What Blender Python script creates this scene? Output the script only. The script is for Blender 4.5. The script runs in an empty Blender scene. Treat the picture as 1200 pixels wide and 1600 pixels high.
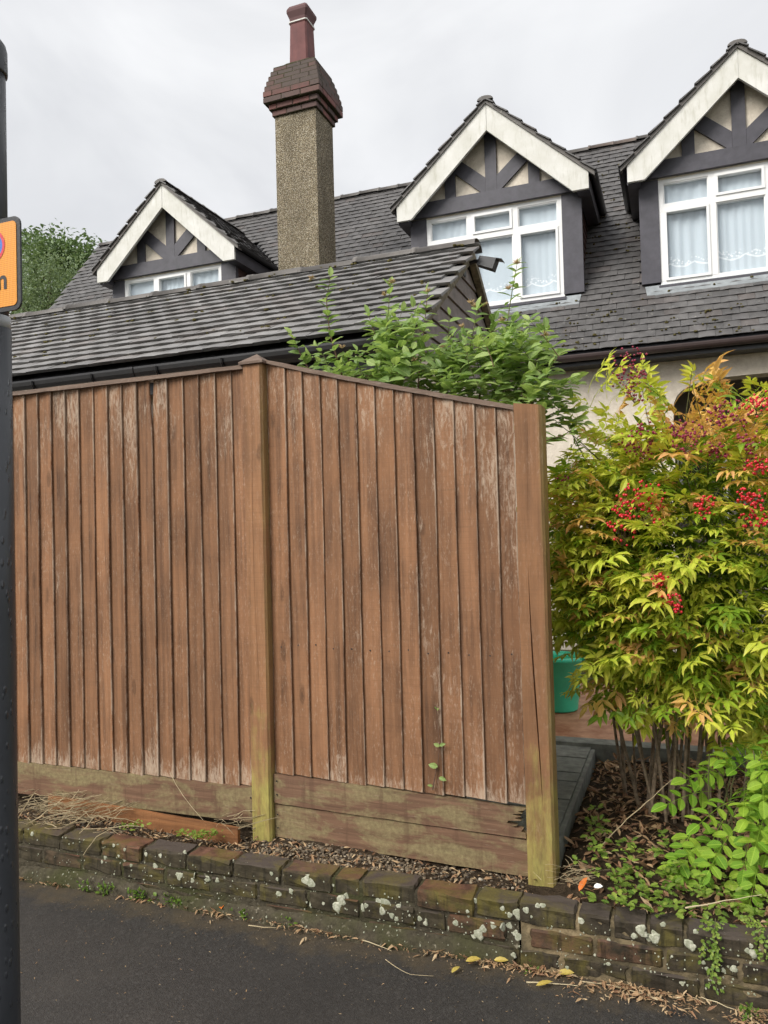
import bpy, bmesh, math, random
import numpy as np
from mathutils import Vector, Matrix
R = math.radians
random.seed(7); rng = np.random.default_rng(7)
scene = bpy.context.scene
COL = scene.collection
# ------------------------------------------------------------------ camera, sky, sun, exposure
# world axes: X runs along the street to the right, Y runs away from the street, Z up; metres
EYE = Vector((0, 0, 1.55)); PITCH, ROLL, YAW = R(1.5), R(1.5), R(21); FPX = 1200.0
def _ax(v):
    s, c = math.sin(YAW), math.cos(YAW)
    return Vector((v[0]*c - v[1]*s, v[0]*s + v[1]*c, v[2]))
_fw = Vector((0, math.cos(PITCH), math.sin(PITCH))); _u0 = Vector((0, -math.sin(PITCH), math.cos(PITCH))); _r0 = Vector((1, 0, 0))
FW = _ax(_fw); UP = _ax(_u0*math.cos(ROLL) + _r0*math.sin(ROLL)); RT = _ax(_r0*math.cos(ROLL) - _u0*math.sin(ROLL))
cam = bpy.data.objects.new('camera', bpy.data.cameras.new('camera')); COL.objects.link(cam)
m3 = Matrix((RT, UP, -FW)).transposed()
cam.matrix_world = Matrix.Translation(EYE) @ m3.to_4x4()
cam.data.sensor_fit = 'VERTICAL'; cam.data.sensor_height = 32; cam.data.lens = 24; cam.data.clip_start = .05; cam.data.clip_end = 600
scene.camera = cam
def at(x, y, n):            # the point that lies n metres back from the eye along Y and shows at photo position x, y
    v = FW + RT*((x-600)/FPX) - UP*((y-800)/FPX)
    return EYE + v*(n/v.y)
def pix(p):
    d = Vector(p) - EYE; z = d.dot(FW)
    return 600 + FPX*d.dot(RT)/z, 800 - FPX*d.dot(UP)/z, z

SUN_EL, SUN_AZ = R(42), R(212)      # azimuth measured clockwise from +Y
world = bpy.data.worlds.new('World'); scene.world = world; world.use_nodes = True
wn = world.node_tree.nodes; wl = world.node_tree.links
sky = wn.new('ShaderNodeTexSky'); sky.sky_type = 'NISHITA'; sky.sun_disc = False
sky.sun_elevation = SUN_EL; sky.sun_rotation = SUN_AZ
sc_ = wn.new('ShaderNodeVectorMath'); sc_.operation = 'SCALE'; sc_.inputs['Scale'].default_value = .06
wl.new(sky.outputs[0], sc_.inputs[0])
tc = wn.new('ShaderNodeTexCoord'); mp = wn.new('ShaderNodeMapping'); mp.inputs['Scale'].default_value = (1.0, 1.0, 2.2)
wl.new(tc.outputs['Generated'], mp.inputs[0])
n1 = wn.new('ShaderNodeTexNoise'); n1.inputs['Scale'].default_value = 2.3; n1.inputs['Detail'].default_value = 5; n1.inputs['Roughness'].default_value = .52; n1.inputs['Distortion'].default_value = .6
wl.new(mp.outputs[0], n1.inputs[0])
cr = wn.new('ShaderNodeValToRGB'); cr.color_ramp.elements[0].position = .3; cr.color_ramp.elements[0].color = (.272, .275, .284, 1)
cr.color_ramp.elements[1].position = .72; cr.color_ramp.elements[1].color = (.395, .396, .398, 1)
wl.new(n1.outputs['Fac'], cr.inputs[0])
mx = wn.new('ShaderNodeMix'); mx.data_type = 'RGBA'; mx.inputs['Factor'].default_value = .93
wl.new(sc_.outputs[0], mx.inputs[6]); wl.new(cr.outputs[0], mx.inputs[7])
bg = wn['Background']; bg.inputs['Strength'].default_value = 1.0
wl.new(mx.outputs[2], bg.inputs['Color'])
sl = bpy.data.lights.new('sun', 'SUN'); sl.energy = 1.5; sl.angle = R(35); sl.color = (1, .965, .91)
so = bpy.data.objects.new('sun', sl); COL.objects.link(so)
sd = Vector((math.sin(SUN_AZ)*math.cos(SUN_EL), math.cos(SUN_AZ)*math.cos(SUN_EL), math.sin(SUN_EL)))
so.rotation_euler = sd.to_track_quat('Z', 'Y').to_euler()
so.location = (-4, -6, 12)
vs = scene.view_settings; vs.view_transform = 'Standard'; vs.look = 'None'; vs.exposure = 1.45; vs.gamma = 1; vs.use_curve_mapping = False
scene.cycles.use_adaptive_sampling = True; scene.cycles.adaptive_threshold = .03; scene.cycles.max_bounces = 5; scene.cycles.diffuse_bounces = 3; scene.cycles.transparent_max_bounces = 6

# ------------------------------------------------------------------ node helpers
class G:
    def __init__(s, nt): s.nt = nt; s.N = nt.nodes; s.L = nt.links
    def set(s, sock, v):
        if hasattr(v, 'is_output'): s.L.new(v, sock)
        elif isinstance(v, (int, float)):
            sock.default_value = v if sock.type == 'VALUE' else ((v, v, v, 1) if sock.type == 'RGBA' else (v, v, v))
        else: sock.default_value = (*v, 1) if (sock.type == 'RGBA' and len(v) == 3) else v
    def new(s, t): return s.N.new(t)
    def coord(s, k='Object'): return s.new('ShaderNodeTexCoord').outputs[k]
    def pos(s): return s.new('ShaderNodeNewGeometry').outputs['Position']
    def nrm(s): return s.new('ShaderNodeNewGeometry').outputs['Normal']
    def rand(s): return s.new('ShaderNodeObjectInfo').outputs['Random']
    def attr(s, n): 
        a = s.new('ShaderNodeAttribute'); a.attribute_name = n; return a.outputs['Fac']
    def map(s, v, scale=(1, 1, 1), loc=None, rot=None):
        m = s.new('ShaderNodeMapping'); s.set(m.inputs['Vector'], v); m.inputs['Scale'].default_value = scale
        if loc is not None: s.set(m.inputs['Location'], loc)
        if rot: m.inputs['Rotation'].default_value = rot
        return m.outputs[0]
    def shift(s, v, k=37.):          # moves the pattern by the object's own random number
        a = s.new('ShaderNodeVectorMath'); a.operation = 'ADD'; b = s.new('ShaderNodeVectorMath'); b.operation = 'SCALE'
        b.inputs[0].default_value = (1, .7, 1.3); s.set(b.inputs['Scale'], s.math('MULTIPLY', s.rand(), k)); s.set(a.inputs[0], v); s.L.new(b.outputs[0], a.inputs[1])
        return a.outputs[0]
    def noise(s, v, scale, detail=4, rough=.55, dist=0.):
        n = s.new('ShaderNodeTexNoise'); s.set(n.inputs['Vector'], v)
        n.inputs['Scale'].default_value = scale; n.inputs['Detail'].default_value = detail; n.inputs['Roughness'].default_value = rough; n.inputs['Distortion'].default_value = dist
        return n.outputs['Fac']
    def vor(s, v, scale, out='Distance', rnd=1.):
        n = s.new('ShaderNodeTexVoronoi'); s.set(n.inputs['Vector'], v); n.inputs['Scale'].default_value = scale; n.inputs['Randomness'].default_value = rnd
        return n.outputs[out]
    def ramp(s, f, stops):
        r = s.new('ShaderNodeValToRGB'); e = r.color_ramp.elements; s.set(r.inputs[0], f)
        while len(e) < len(stops): e.new(.5)
        for q, (p, c) in zip(e, stops):
            q.position = p; q.color = (c, c, c, 1) if isinstance(c, (int, float)) else (*c, 1)
        return r.outputs[0]
    def mix(s, f, a, b, mode='MIX'):
        m = s.new('ShaderNodeMix'); m.data_type = 'RGBA'; m.blend_type = mode; s.set(m.inputs[0], f); s.set(m.inputs[6], a); s.set(m.inputs[7], b); return m.outputs[2]
    def math(s, op, a, b=0., c=None):
        m = s.new('ShaderNodeMath'); m.operation = op; s.set(m.inputs[0], a); s.set(m.inputs[1], b)
        if c is not None: s.set(m.inputs[2], c)
        return m.outputs[0]
    def sep(s, v):
        m = s.new('ShaderNodeSeparateXYZ'); s.set(m.inputs[0], v); return m.outputs
    def smooth(s, v, a, b):
        m = s.new('ShaderNodeMapRange'); m.interpolation_type = 'SMOOTHSTEP'; s.set(m.inputs[0], v); m.inputs[1].default_value = a; m.inputs[2].default_value = b; return m.outputs[0]
    def bump(s, h, st=.5, d=.01):
        b = s.new('ShaderNodeBump'); b.inputs['Strength'].default_value = st; b.inputs['Distance'].default_value = d; s.set(b.inputs['Height'], h); return b.outputs[0]
MAT = {}
def mat(name, fn, rough=.7, spec=.3):
    m = bpy.data.materials.new(name); m.use_nodes = True; g = G(m.node_tree); b = m.node_tree.nodes['Principled BSDF']
    b.inputs['Roughness'].default_value = rough; b.inputs['Specular IOR Level'].default_value = spec
    r = fn(g, b)
    if r is not None: g.set(b.inputs['Base Color'], r)
    MAT[name] = m; return m
def plain(name, col, rough=.6, spec=.3, var=.12, scale=9.):
    def f(g, b):
        p = g.shift(g.pos()); n = g.noise(p, scale, 5, .6)
        c = g.mix(g.ramp(n, [(.3, 0.), (.7, 1.)]), tuple(x*(1-var) for x in col), tuple(min(1, x*(1+var)) for x in col))
        g.set(b.inputs['Normal'], g.bump(g.noise(p, scale*14, 3), .15, .003))
        return c
    return mat(name, f, rough, spec)

# --- fence timber
def timber(name, base, dark, pale, peel=.5, algae=0., top=True, zlo=.4, zhi=2.3, algae_hi=.9, axis='z'):
    def f(g, b):
        P = g.pos(); V = g.shift(P)
        st = (38, 38, 1.6) if axis == 'z' else (1.6, 38, 38)
        st2 = (140, 140, 7) if axis == 'z' else (7, 140, 140)
        grain = g.noise(g.map(V, st), 1, 5, .62, .35); fine = g.noise(g.map(V, st2), 1, 4, .7)
        blot = g.noise(V, 3.2, 4, .55)
        c = g.mix(g.ramp(grain, [(.32, 0.), (.62, 1.)]), dark, base)
        c = g.mix(g.math('MULTIPLY', g.ramp(blot, [(.42, 0.), (.7, 1.)]), .55), c, tuple(x*1.25 for x in base))
        c = g.mix(g.math('MULTIPLY', g.ramp(g.noise(g.map(V, (9, 9, 2.6) if axis == 'z' else (2.6, 9, 9)), 1, 5, .65, .6), [(.54, 0.), (.70, 1.)]), .32), c, tuple(x*.75 for x in dark))
        bl_ = g.math('MULTIPLY', g.ramp(g.noise(g.map(V, (150, 150, 48) if axis == 'z' else (48, 150, 150)), 1, 4, .7), [(.55, 0.), (.72, 1.)]), g.ramp(g.noise(V, 5., 3), [(.35, .1), (.65, .55)]))
        c = g.mix(bl_, c, pale)
        hv = g.math('MULTIPLY_ADD', g.rand(), .40, .80)
        c = g.mix(1., c, hv, 'MULTIPLY')
        # knots
        kd = g.math('ADD', g.vor(g.map(V, (7, 7, 2.3) if axis == 'z' else (2.3, 7, 7)), 1.), g.math('MULTIPLY_ADD', g.noise(V, 40, 3), .10, -.05))
        kn = g.ramp(kd, [(.03, 1.), (.06, .45), (.075, .8), (.13, 0.)])
        c = g.mix(g.math('MULTIPLY', kn, .7), c, tuple(x*.5 for x in dark))
        # worn paint along edges, heads and feet of the boards
        gx, gy, gz = g.sep(g.coord('Generated'))
        ew = g.math('ABSOLUTE', g.math('SUBTRACT', gx, .5)) if axis == 'z' else g.math('ABSOLUTE', g.math('SUBTRACT', gz, .5))
        edge = g.smooth(ew, .40, .5); rim = g.math('MULTIPLY', g.smooth(gx, .935, .985), g.ramp(g.noise(g.map(V, (2, 2, 6)), 1, 6, .75), [(.42, 0.), (.6, 1.)])) if axis == 'z' else 0.
        wz = g.sep(P)[2]
        foot = g.smooth(wz, zlo+.20, zlo-.02); head = g.smooth(wz, zhi-.75, zhi+.05) if top else 0.
        side = g.smooth(g.sep(P)[0], -1.5, -.6)
        wear = g.math('ADD', g.math('MULTIPLY', edge, .12), g.math('ADD', g.math('MULTIPLY', foot, .15), g.math('MULTIPLY', head, .085)))
        wear = g.math('ADD', wear, g.math('MULTIPLY', side, .05))
        flake = g.noise(g.map(V, (75, 75, 20) if axis == 'z' else (20, 75, 75)), 1, 8, .78, .6)
        saw = g.noise(g.map(V, (6, 6, 260) if axis == 'z' else (260, 6, 6)), 1, 3, .6)
        c = g.mix(g.ramp(saw, [(.5, 0.), (.75, .22)]), c, tuple(x*.6 for x in dark))
        patch = g.noise(g.map(V, (7, 7, 2.2) if axis == 'z' else (2.2, 7, 7)), 1, 3, .5)
        s = g.math('ADD', g.math('MULTIPLY', flake, .62), g.math('ADD', g.math('MULTIPLY', patch, .38), g.math('MULTIPLY', wear, peel)))
        pm = g.ramp(s, [(.588, 0.), (.675, .6), (.79, .95)])
        c = g.mix(g.math('MULTIPLY', pm, .8), c, g.mix(fine, pale, tuple(min(1, x*1.25) for x in pale)))
        if axis == 'z' and algae == 0: c = g.mix(g.math('MULTIPLY', rim, .65), c, pale)
        if algae > 0:
            an = g.noise(V, 7., 5, .6, .4)
            lo = g.smooth(g.math('ADD', wz, g.math('MULTIPLY', g.math('SUBTRACT', g.noise(g.map(P, (14, 14, 3)), 1, 6, .7), .5), 1.1)), algae_hi+.15, .0)
            am = g.ramp(g.math('ADD', g.math('MULTIPLY', an, .55), g.math('MULTIPLY', lo, .5*algae)), [(.40, 0.), (.72, 1.)])
            ax_ = g.math('MULTIPLY', g.smooth(gx, .80, 1.0), g.ramp(g.noise(g.map(V, (3, 3, 2.)), 1.5, 3), [(.35, .15), (.6, 1.)])) if axis == 'z' else 0.
            am = g.math('MAXIMUM', am, g.math('MULTIPLY', ax_, .4*algae)) if axis == 'z' else am
            ac = g.mix(g.ramp(g.noise(g.map(V, (40, 40, 9)), 1, 6, .7), [(.3, 0.), (.7, 1.)]), (.17, .145, .05), (.46, .42, .11))
            c = g.mix(g.math('MULTIPLY', am, .85), c, ac)
        h = g.math('ADD', g.math('MULTIPLY', fine, .5), g.math('ADD', grain, g.math('MULTIPLY', pm, .25)))
        g.set(b.inputs['Normal'], g.bump(h, .55, .004))
        g.set(b.inputs['Roughness'], g.ramp(blot, [(.3, .55), (.7, .8)]))
        return c
    return mat(name, f, .7, .25)
BR = (.244, .121, .060); BD = (.106, .053, .028); BP = (.48, .385, .29)
timber('fence_board', BR, BD, BP, 1.0)
timber('fence_post', (.268, .134, .064), (.160, .080, .039), (.40, .28, .2), .35, algae=1.0, top=False, zlo=.1, algae_hi=.80)
timber('gravel_board', (.24, .128, .078), (.135, .07, .04), (.42, .30, .21), .30, algae=0., top=False, zlo=.1, axis='x')
timber('wet_timber', (.235, .105, .042), (.085, .036, .016), (.5, .3, .15), .2, algae=0., top=False, zlo=-.2, axis='x')
timber('capping', (.20, .14, .105), (.12, .08, .06), (.4, .35, .3), .2, top=False, zlo=-1, axis='x')
def _gb(g, b):      # gravel boards: painted timber with patches of algae
    P = g.pos(); V = g.shift(P)
    grain = g.noise(g.map(V, (1.5, 30, 55)), 1, 6, .65, .3)
    c = g.mix(g.ramp(grain, [(.3, 0.), (.7, 1.)]), (.10, .056, .034), (.215, .122, .075))
    al = g.noise(g.map(P, (2.6, 2, 6.5)), 1.35, 8, .68, .5)
    c = g.mix(g.ramp(al, [(.455, 0.), (.54, .6), (.70, .92)]), c, g.mix(g.ramp(g.noise(P, 60, 6, .7), [(.3, 0.), (.7, 1.)]), (.14, .11, .055), (.33, .285, .14)))
    drip = g.noise(g.map(P, (22, 4, 3)), 1, 4, .6)
    c = g.mix(g.ramp(drip, [(.56, 0.), (.66, .5)]), c, (.10, .055, .034))
    pale = g.noise(g.map(V, (9, 60, 90)), 1, 5, .7)
    c = g.mix(g.ramp(pale, [(.62, 0.), (.75, .6)]), c, (.42, .31, .22))
    g.set(b.inputs['Normal'], g.bump(grain, .5, .004))
    return c
mat('gravel_board', _gb, .72, .25)
# --- ground
def _asph(g, b):
    P = g.pos()
    a = g.sep(g.vor(P, 330, 'Color'))[0]; v = g.vor(P, 330); big = g.noise(P, 1.1, 4, .6)
    c = g.mix(g.ramp(a, [(.1, 0.), (.95, 1.)]), (.023, .0215, .020), (.056, .0525, .049))
    c = g.mix(g.math('MULTIPLY', g.ramp(g.noise(P, 75, 2, .5), [(.72, 0.), (.78, 1.)]), .4), c, (.13, .115, .09))
    c = g.mix(g.math('MULTIPLY', g.ramp(g.sep(g.vor(P, 130, 'Color'))[1], [(.80, 0.), (.95, 1.)]), .5), c, (.085, .080, .074))
    c = g.mix(g.ramp(big, [(.35, 0.), (.7, .6)]), c, (.022, .020, .018))
    c = g.mix(g.math('MULTIPLY', g.ramp(g.noise(P, 3.2, 6, .7), [(.5, 0.), (.72, 1.)]), .35), c, (.06, .054, .047))
    # earth and fines gathered along the foot of the wall
    e = g.math('ADD', g.smooth(g.sep(P)[1], 2.38, 2.76), g.math('MULTIPLY', g.math('SUBTRACT', g.noise(P, 9, 5, .65), .5), 1.6))
    c = g.mix(g.ramp(e, [(.5, 0.), (1.0, .85)]), c, g.mix(g.noise(P, 120, 3), (.04, .032, .02), (.12, .09, .055)))
    h = g.math('ADD', g.math('MULTIPLY', v, -.8), a)
    g.set(b.inputs['Normal'], g.bump(h, .5, .003))
    g.set(b.inputs['Roughness'], g.ramp(big, [(.3, .42), (.65, .6)]))
    return c
mat('asphalt', _asph, .5, .4)
def _soil(g, b):
    P = g.pos(); a = g.noise(P, 24, 6, .7); f = g.noise(P, 130, 3, .7)
    c = g.mix(g.ramp(a, [(.3, 0.), (.7, 1.)]), (.022, .016, .010), (.085, .06, .038))
    c = g.mix(g.ramp(f, [(.55, 0.), (.75, .6)]), c, (.16, .115, .07))
    g.set(b.inputs['Normal'], g.bump(g.math('ADD', a, f), .9, .02)); return c
mat('soil', _soil, .9, .1)
def _grass(g, b):
    P = g.pos(); return g.mix(g.noise(P, .6, 6), (.04, .055, .02), (.09, .085, .05))
mat('far_ground', _grass, .9, .1)
# --- brick
def brickmat(name, face, top, moss):
    def f(g, b):
        P = g.pos(); V = g.shift(P); r = g.rand()
        a = g.noise(V, 16, 6, .65, .3); f2 = g.noise(V, 95, 4, .7)
        c = g.mix(g.ramp(a, [(.28, 0.), (.72, 1.)]), tuple(x*.5 for x in face), tuple(x*1.5 for x in face))
        up = g.smooth(g.sep(g.nrm())[2], .5, .9)
        tc_ = g.mix(g.ramp(a, [(.3, 0.), (.7, 1.)]), tuple(x*.45 for x in top), tuple(x*1.25 for x in top))
        tc_ = g.mix(g.ramp(r, [(.35, 0.), (.6, 1.)]), (.075, .06, .05), tc_)
        c = g.mix(up, c, tc_)
        red = g.math('MULTIPLY', g.ramp(r, [(.78, 0.), (.82, 1.)]), g.ramp(a, [(.4, 0.), (.62, .8)]))
        c = g.mix(g.math('MULTIPLY', red, .7), c, (.15, .07, .04))
        ms = g.noise(P, 6.5, 5, .65, .6)
        c = g.mix(g.math('MULTIPLY', g.ramp(ms, [(.48, 0.), (.66, 1.)]), moss), c, g.mix(f2, (.075, .07, .018), (.17, .135, .03)))
        stv = g.noise(g.map(P, (55, 55, 5)), 1, 3, .6)
        c = g.mix(g.math('MULTIPLY', g.ramp(stv, [(.52, 0.), (.66, .6)]), g.math('SUBTRACT', 1., up)), c, (.014, .013, .009))
        pl = g.math('MULTIPLY', g.ramp(g.noise(V, 60, 5, .7), [(.66, 0.), (.74, .7)]), .8)
        c = g.mix(pl, c, (.34, .33, .25))
        g.set(b.inputs['Normal'], g.bump(g.math('ADD', a, g.math('MULTIPLY', f2, .6)), .8, .006)); return c
    return mat(name, f, .85, .15)
brickmat('old_brick', (.050, .041, .026), (.135, .070, .046), .7)
brickmat('dark_brick', (.046, .037, .025), (.07, .056, .045), .6)
def _mort(g, b):
    P = g.pos(); n = g.noise(P, 30, 5, .7); m = g.noise(P, 4, 4, .6)
    c = g.mix(g.ramp(n, [(.3, 0.), (.7, 1.)]), (.12, .09, .05), (.34, .26, .15))
    c = g.mix(g.ramp(m, [(.4, 0.), (.58, .9)]), c, (.045, .04, .026))
    g.set(b.inputs['Normal'], g.bump(n, .8, .01)); return c
mat('mortar', _mort, .9, .1)
def _mort2(g, b):
    P = g.pos(); n = g.noise(P, 40, 5, .7); m = g.noise(P, 5, 4, .6)
    c = g.mix(g.ramp(n, [(.3, 0.), (.7, 1.)]), (.036, .031, .021), (.10, .085, .058))
    c = g.mix(g.ramp(m, [(.45, 0.), (.62, .8)]), c, (.05, .052, .02))
    c = g.mix(g.ramp(g.noise(P, 55, 4), [(.62, 0.), (.72, .7)]), c, (.3, .27, .2))
    g.set(b.inputs['Normal'], g.bump(n, .9, .012)); return c
mat('footing', _mort2, .9, .1)
def _lich(g, b):
    P = g.shift(g.pos()); n = g.noise(P, 85, 5, .7)
    c = g.mix(g.attr('tint'), (.36, .37, .28), (.55, .54, .43))
    c = g.mix(g.ramp(n, [(.42, .85), (.62, 0.)]), c, (.24, .25, .17)); g.set(b.inputs['Normal'], g.bump(n, .5, .001)); return c
mat('lichen', _lich, .95, .05)
# --- roofs and walls of the houses
def tilemat(name, base, brown=.3, lichen=.3, rough=.55):
    def f(g, b):
        P = g.pos(); V = g.shift(P); r = g.math('FRACT', g.math('ADD', g.rand(), g.math('MULTIPLY', g.attr('tint'), 1.7)))
        a = g.noise(V, 9, 5, .6); f2 = g.noise(P, 70, 4, .7); big = g.noise(P, 1.4, 4, .55)
        c = g.mix(g.ramp(a, [(.3, 0.), (.7, 1.)]), tuple(x*.72 for x in base), tuple(x*1.2 for x in base))
        c = g.mix(1., c, g.math('MULTIPLY_ADD', r, .36, .82), 'MULTIPLY')
        c = g.mix(g.math('MULTIPLY', g.ramp(g.math('FRACT', g.math('MULTIPLY', r, 7.3)), [(.88, 0.), (.93, 1.)]), brown), c, (.16, .085, .055))
        c = g.mix(g.ramp(big, [(.45, 0.), (.72, .5)]), c, tuple(x*.55 for x in base))
        l = g.math('MULTIPLY', g.ramp(g.noise(P, 22, 5, .65), [(.64, 0.), (.71, 1.)]), lichen)
        c = g.mix(l, c, g.mix(f2, (.30, .29, .25), (.46, .44, .38)))
        ms = g.math('MULTIPLY', g.ramp(g.noise(V, 12, 5, .65, .5), [(.66, 0.), (.76, 1.)]), lichen)
        c = g.mix(ms, c, (.15, .11, .045))
        g.set(b.inputs['Normal'], g.bump(f2, .35, .004)); g.set(b.inputs['Roughness'], g.ramp(a, [(.3, rough-.12), (.7, rough+.12)])); return c
    return mat(name, f, rough, .4)
tilemat('garage_tile', (.205, .198, .192), .12, .45)
tilemat('house_tile', (.108, .103, .101), .12, .6, .5)
tilemat('ridge_tile', (.13, .118, .108), .3, .8)
tilemat('cheek_tile', (.135, .078, .07), .5, .05)
def _dash(g, b):
    P = g.pos(); v = g.vor(P, 95); cl = g.vor(P, 95, 'Color'); n = g.noise(g.map(P, (1, 1, .4)), 3.5, 5, .65)
    s = g.sep(cl)[0]
    c = g.ramp(s, [(0., (.26, .21, .14)), (.35, (.40, .33, .215)), (.7, (.54, .46, .32)), (1., (.74, .67, .54))])
    c = g.mix(g.ramp(v, [(.35, 0.), (.75, 1.)]), c, (.06, .048, .03))
    c = g.mix(g.ramp(n, [(.42, 0.), (.68, .55)]), c, (.12, .10, .07))
    g.set(b.inputs['Normal'], g.bump(v, 1., -.012)); return c
mat('pebbledash', _dash, .85, .2)
def _render(g, b):
    P = g.pos(); v = g.vor(P, 55); n = g.noise(P, 14, 5, .65); big = g.noise(P, 2, 4)
    c = g.mix(g.ramp(n, [(.3, 0.), (.7, 1.)]), (.58, .51, .42), (.74, .67, .56))
    c = g.mix(g.ramp(big, [(.5, 0.), (.75, .3)]), c, (.42, .35, .26))
    g.set(b.inputs['Normal'], g.bump(g.math('ADD', v, n), .45, .006)); return c
mat('cream_render', _render, .85, .2)
plain('porch_shade', (.20, .175, .155), .7, .2)  # shading of the porch interior put into the lining's brownish grey colour
def _barge(g, b):
    P = g.pos(); V = g.shift(P)
    st = g.noise(g.map(V, (26, 26, 4.5)), 1, 5, .65, .3); n = g.noise(V, 5, 5, .6)
    c = g.mix(g.ramp(n, [(.3, 0.), (.7, 1.)]), (.60, .59, .53), (.74, .73, .69))
    c = g.mix(g.ramp(st, [(.52, 0.), (.74, .5)]), c, (.36, .35, .26))
    g.set(b.inputs['Normal'], g.bump(st, .2, .003)); return c
mat('barge_paint', _barge, .6, .3)
plain('dark_timber', (.074, .071, .084), .5, .35, .2)
plain('fascia_black', (.022, .021, .022), .35, .5)
plain('gutter_brown', (.06, .042, .04), .4, .4)
plain('upvc', (.82, .82, .81), .3, .45, .03)
plain('lead', (.26, .28, .29), .5, .4, .25)
plain('gable_paint', (.21, .178, .165), .6, .3, .25, 14)
plain('verge_mortar', (.20, .175, .13), .9, .1, .5, 25)
def _redb(g, b):
    P = g.pos(); V = g.shift(P); a = g.noise(V, 14, 5, .6); r = g.rand()
    c = g.mix(r, (.15, .075, .068), (.24, .11, .095))
    c = g.mix(g.ramp(g.math('FRACT', g.math('MULTIPLY', r, 5.7)), [(.25, 0.), (.4, .8)]), c, (.11, .088, .08))
    c = g.mix(g.math('MULTIPLY', g.smooth(g.sep(P)[2], 6.98, 7.2), .65), c, (.105, .09, .08))
    c = g.mix(g.ramp(a, [(.5, 0.), (.7, .6)]), c, (.085, .075, .07)); g.set(b.inputs['Normal'], g.bump(a, .5, .006)); return c
mat('red_brick', _redb, .85, .2)
def _pot(g, b):
    P = g.pos(); a = g.noise(P, 6, 5, .6); s = g.noise(g.map(P, (14, 14, 2)), 1, 4)
    c = g.mix(g.ramp(a, [(.3, 0.), (.7, 1.)]), (.15, .07, .068), (.22, .10, .095))
    c = g.mix(g.ramp(s, [(.5, 0.), (.7, .5)]), c, (.10, .065, .07)); return g.mix(g.smooth(g.sep(P)[2], 8.07, 8.11), c, (.14, .08, .08))
mat('clay_pot', _pot, .8, .2)
def _glass():
    m = bpy.data.materials.new('window_glass'); m.use_nodes = True; nt = m.node_tree; nt.nodes.clear(); g = G(nt)
    o = g.new('ShaderNodeOutputMaterial'); t = g.new('ShaderNodeBsdfTransparent'); t.inputs[0].default_value = (.97, .98, .985, 1)
    gl = g.new('ShaderNodeBsdfGlossy'); gl.inputs['Roughness'].default_value = .02; gl.inputs[0].default_value = (.9, .95, 1, 1)
    fr = g.new('ShaderNodeLayerWeight'); fr.inputs[0].default_value = .5; mxs = g.new('ShaderNodeMixShader')
    f = g.math('MULTIPLY_ADD', g.math('POWER', fr.outputs['Facing'], 4.), .6, .05)
    nt.links.new(f, mxs.inputs[0]); nt.links.new(t.outputs[0], mxs.inputs[1]); nt.links.new(gl.outputs[0], mxs.inputs[2]); nt.links.new(mxs.outputs[0], o.inputs[0])
    MAT['window_glass'] = m
_glass()
def _curt(g, b):
    x, y, z = g.sep(g.pos())
    # lace band printed near the hem: scalloped line with flower dots
    ph = g.math('MULTIPLY', x, 2*math.pi/.26)
    sc = g.math('MULTIPLY_ADD', g.math('ABSOLUTE', g.math('SINE', g.math('MULTIPLY', ph, .5))), -.045, 4.50)
    d = g.math('ABSOLUTE', g.math('SUBTRACT', z, sc)); line = g.smooth(d, .014, .004)
    band = g.math('MULTIPLY', g.smooth(g.math('SUBTRACT', z, sc), .0, .02), g.smooth(g.math('SUBTRACT', z, sc), .11, .06))
    fl = g.math('MULTIPLY', g.ramp(g.vor(g.pos(), 34), [(.30, 1.), (.42, 0.)]), band)
    m_ = g.math('MAXIMUM', line, fl)
    c = g.mix(g.math('MULTIPLY', m_, .9), (.62, .68, .72), (.95, .96, .97))
    return c
mat('net_fabric', _curt, .9, .1)
plain('room_dark', (.05, .05, .055), .9, .1)
# --- street furniture
def _pole(g, b):
    P = g.pos(); dr = g.vor(g.map(P, (60, 60, 26)), 1.); n = g.noise(P, 9, 4)
    g.set(b.inputs['Normal'], g.bump(g.ramp(dr, [(.12, 1.), (.3, 0.)]), .5, .004))
    g.set(b.inputs['Roughness'], g.ramp(dr, [(.1, .12), (.32, .42)]))
    return g.mix(n, (.026, .029, .034), (.045, .048, .054))
mat('black_paint', _pole, .4, .5)
def _amber(g, b):
    x, y, z = g.sep(g.pos()); 
    v = g.vor(g.pos(), 215, 'Distance', 0.)
    c = g.mix(g.ramp(v, [(.30, 0.), (.52, 1.)]), (.80, .35, .035), (.60, .20, .012)); g.set(b.inputs['Normal'], g.bump(v, .2, .001)); return c
mat('amber_sheeting', _amber, .35, .5)
plain('sign_black', (.03, .03, .032), .4, .4); plain('sign_blue', (.05, .16, .52), .35, .5); plain('sign_red', (.62, .045, .06), .35, .5)
plain('galvanised', (.42, .43, .44), .45, .5); plain('black_plastic', (.018, .018, .02), .4, .5)
plain('green_plastic', (.06, .62, .38), .3, .5, .15, 5)
plain('deck_grey', (.165, .17, .15), .75, .2, .35, 18)
def _terr(g, b):
    P = g.pos(); n = g.noise(P, 8, 5, .6); s = g.noise(P, 90, 3)
    c = g.mix(g.ramp(n, [(.35, 0.), (.65, 1.)]), (.27, .10, .045), (.50, .27, .16)); g.set(b.inputs['Normal'], g.bump(s, .3, .004)); return c
mat('terracotta', _terr, .55, .35)
def _stone(g, b):
    t = g.attr('tint'); n = g.noise(g.pos(), 150, 3)
    c = g.ramp(t, [(0., (.05, .042, .034)), (.35, (.17, .13, .085)), (.65, (.32, .25, .16)), (.85, (.42, .36, .27)), (1., (.62, .58, .50))])
    return g.mix(g.math('MULTIPLY', n, .3), c, (.07, .055, .04))
mat('pebble', _stone, .7, .3)
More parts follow.
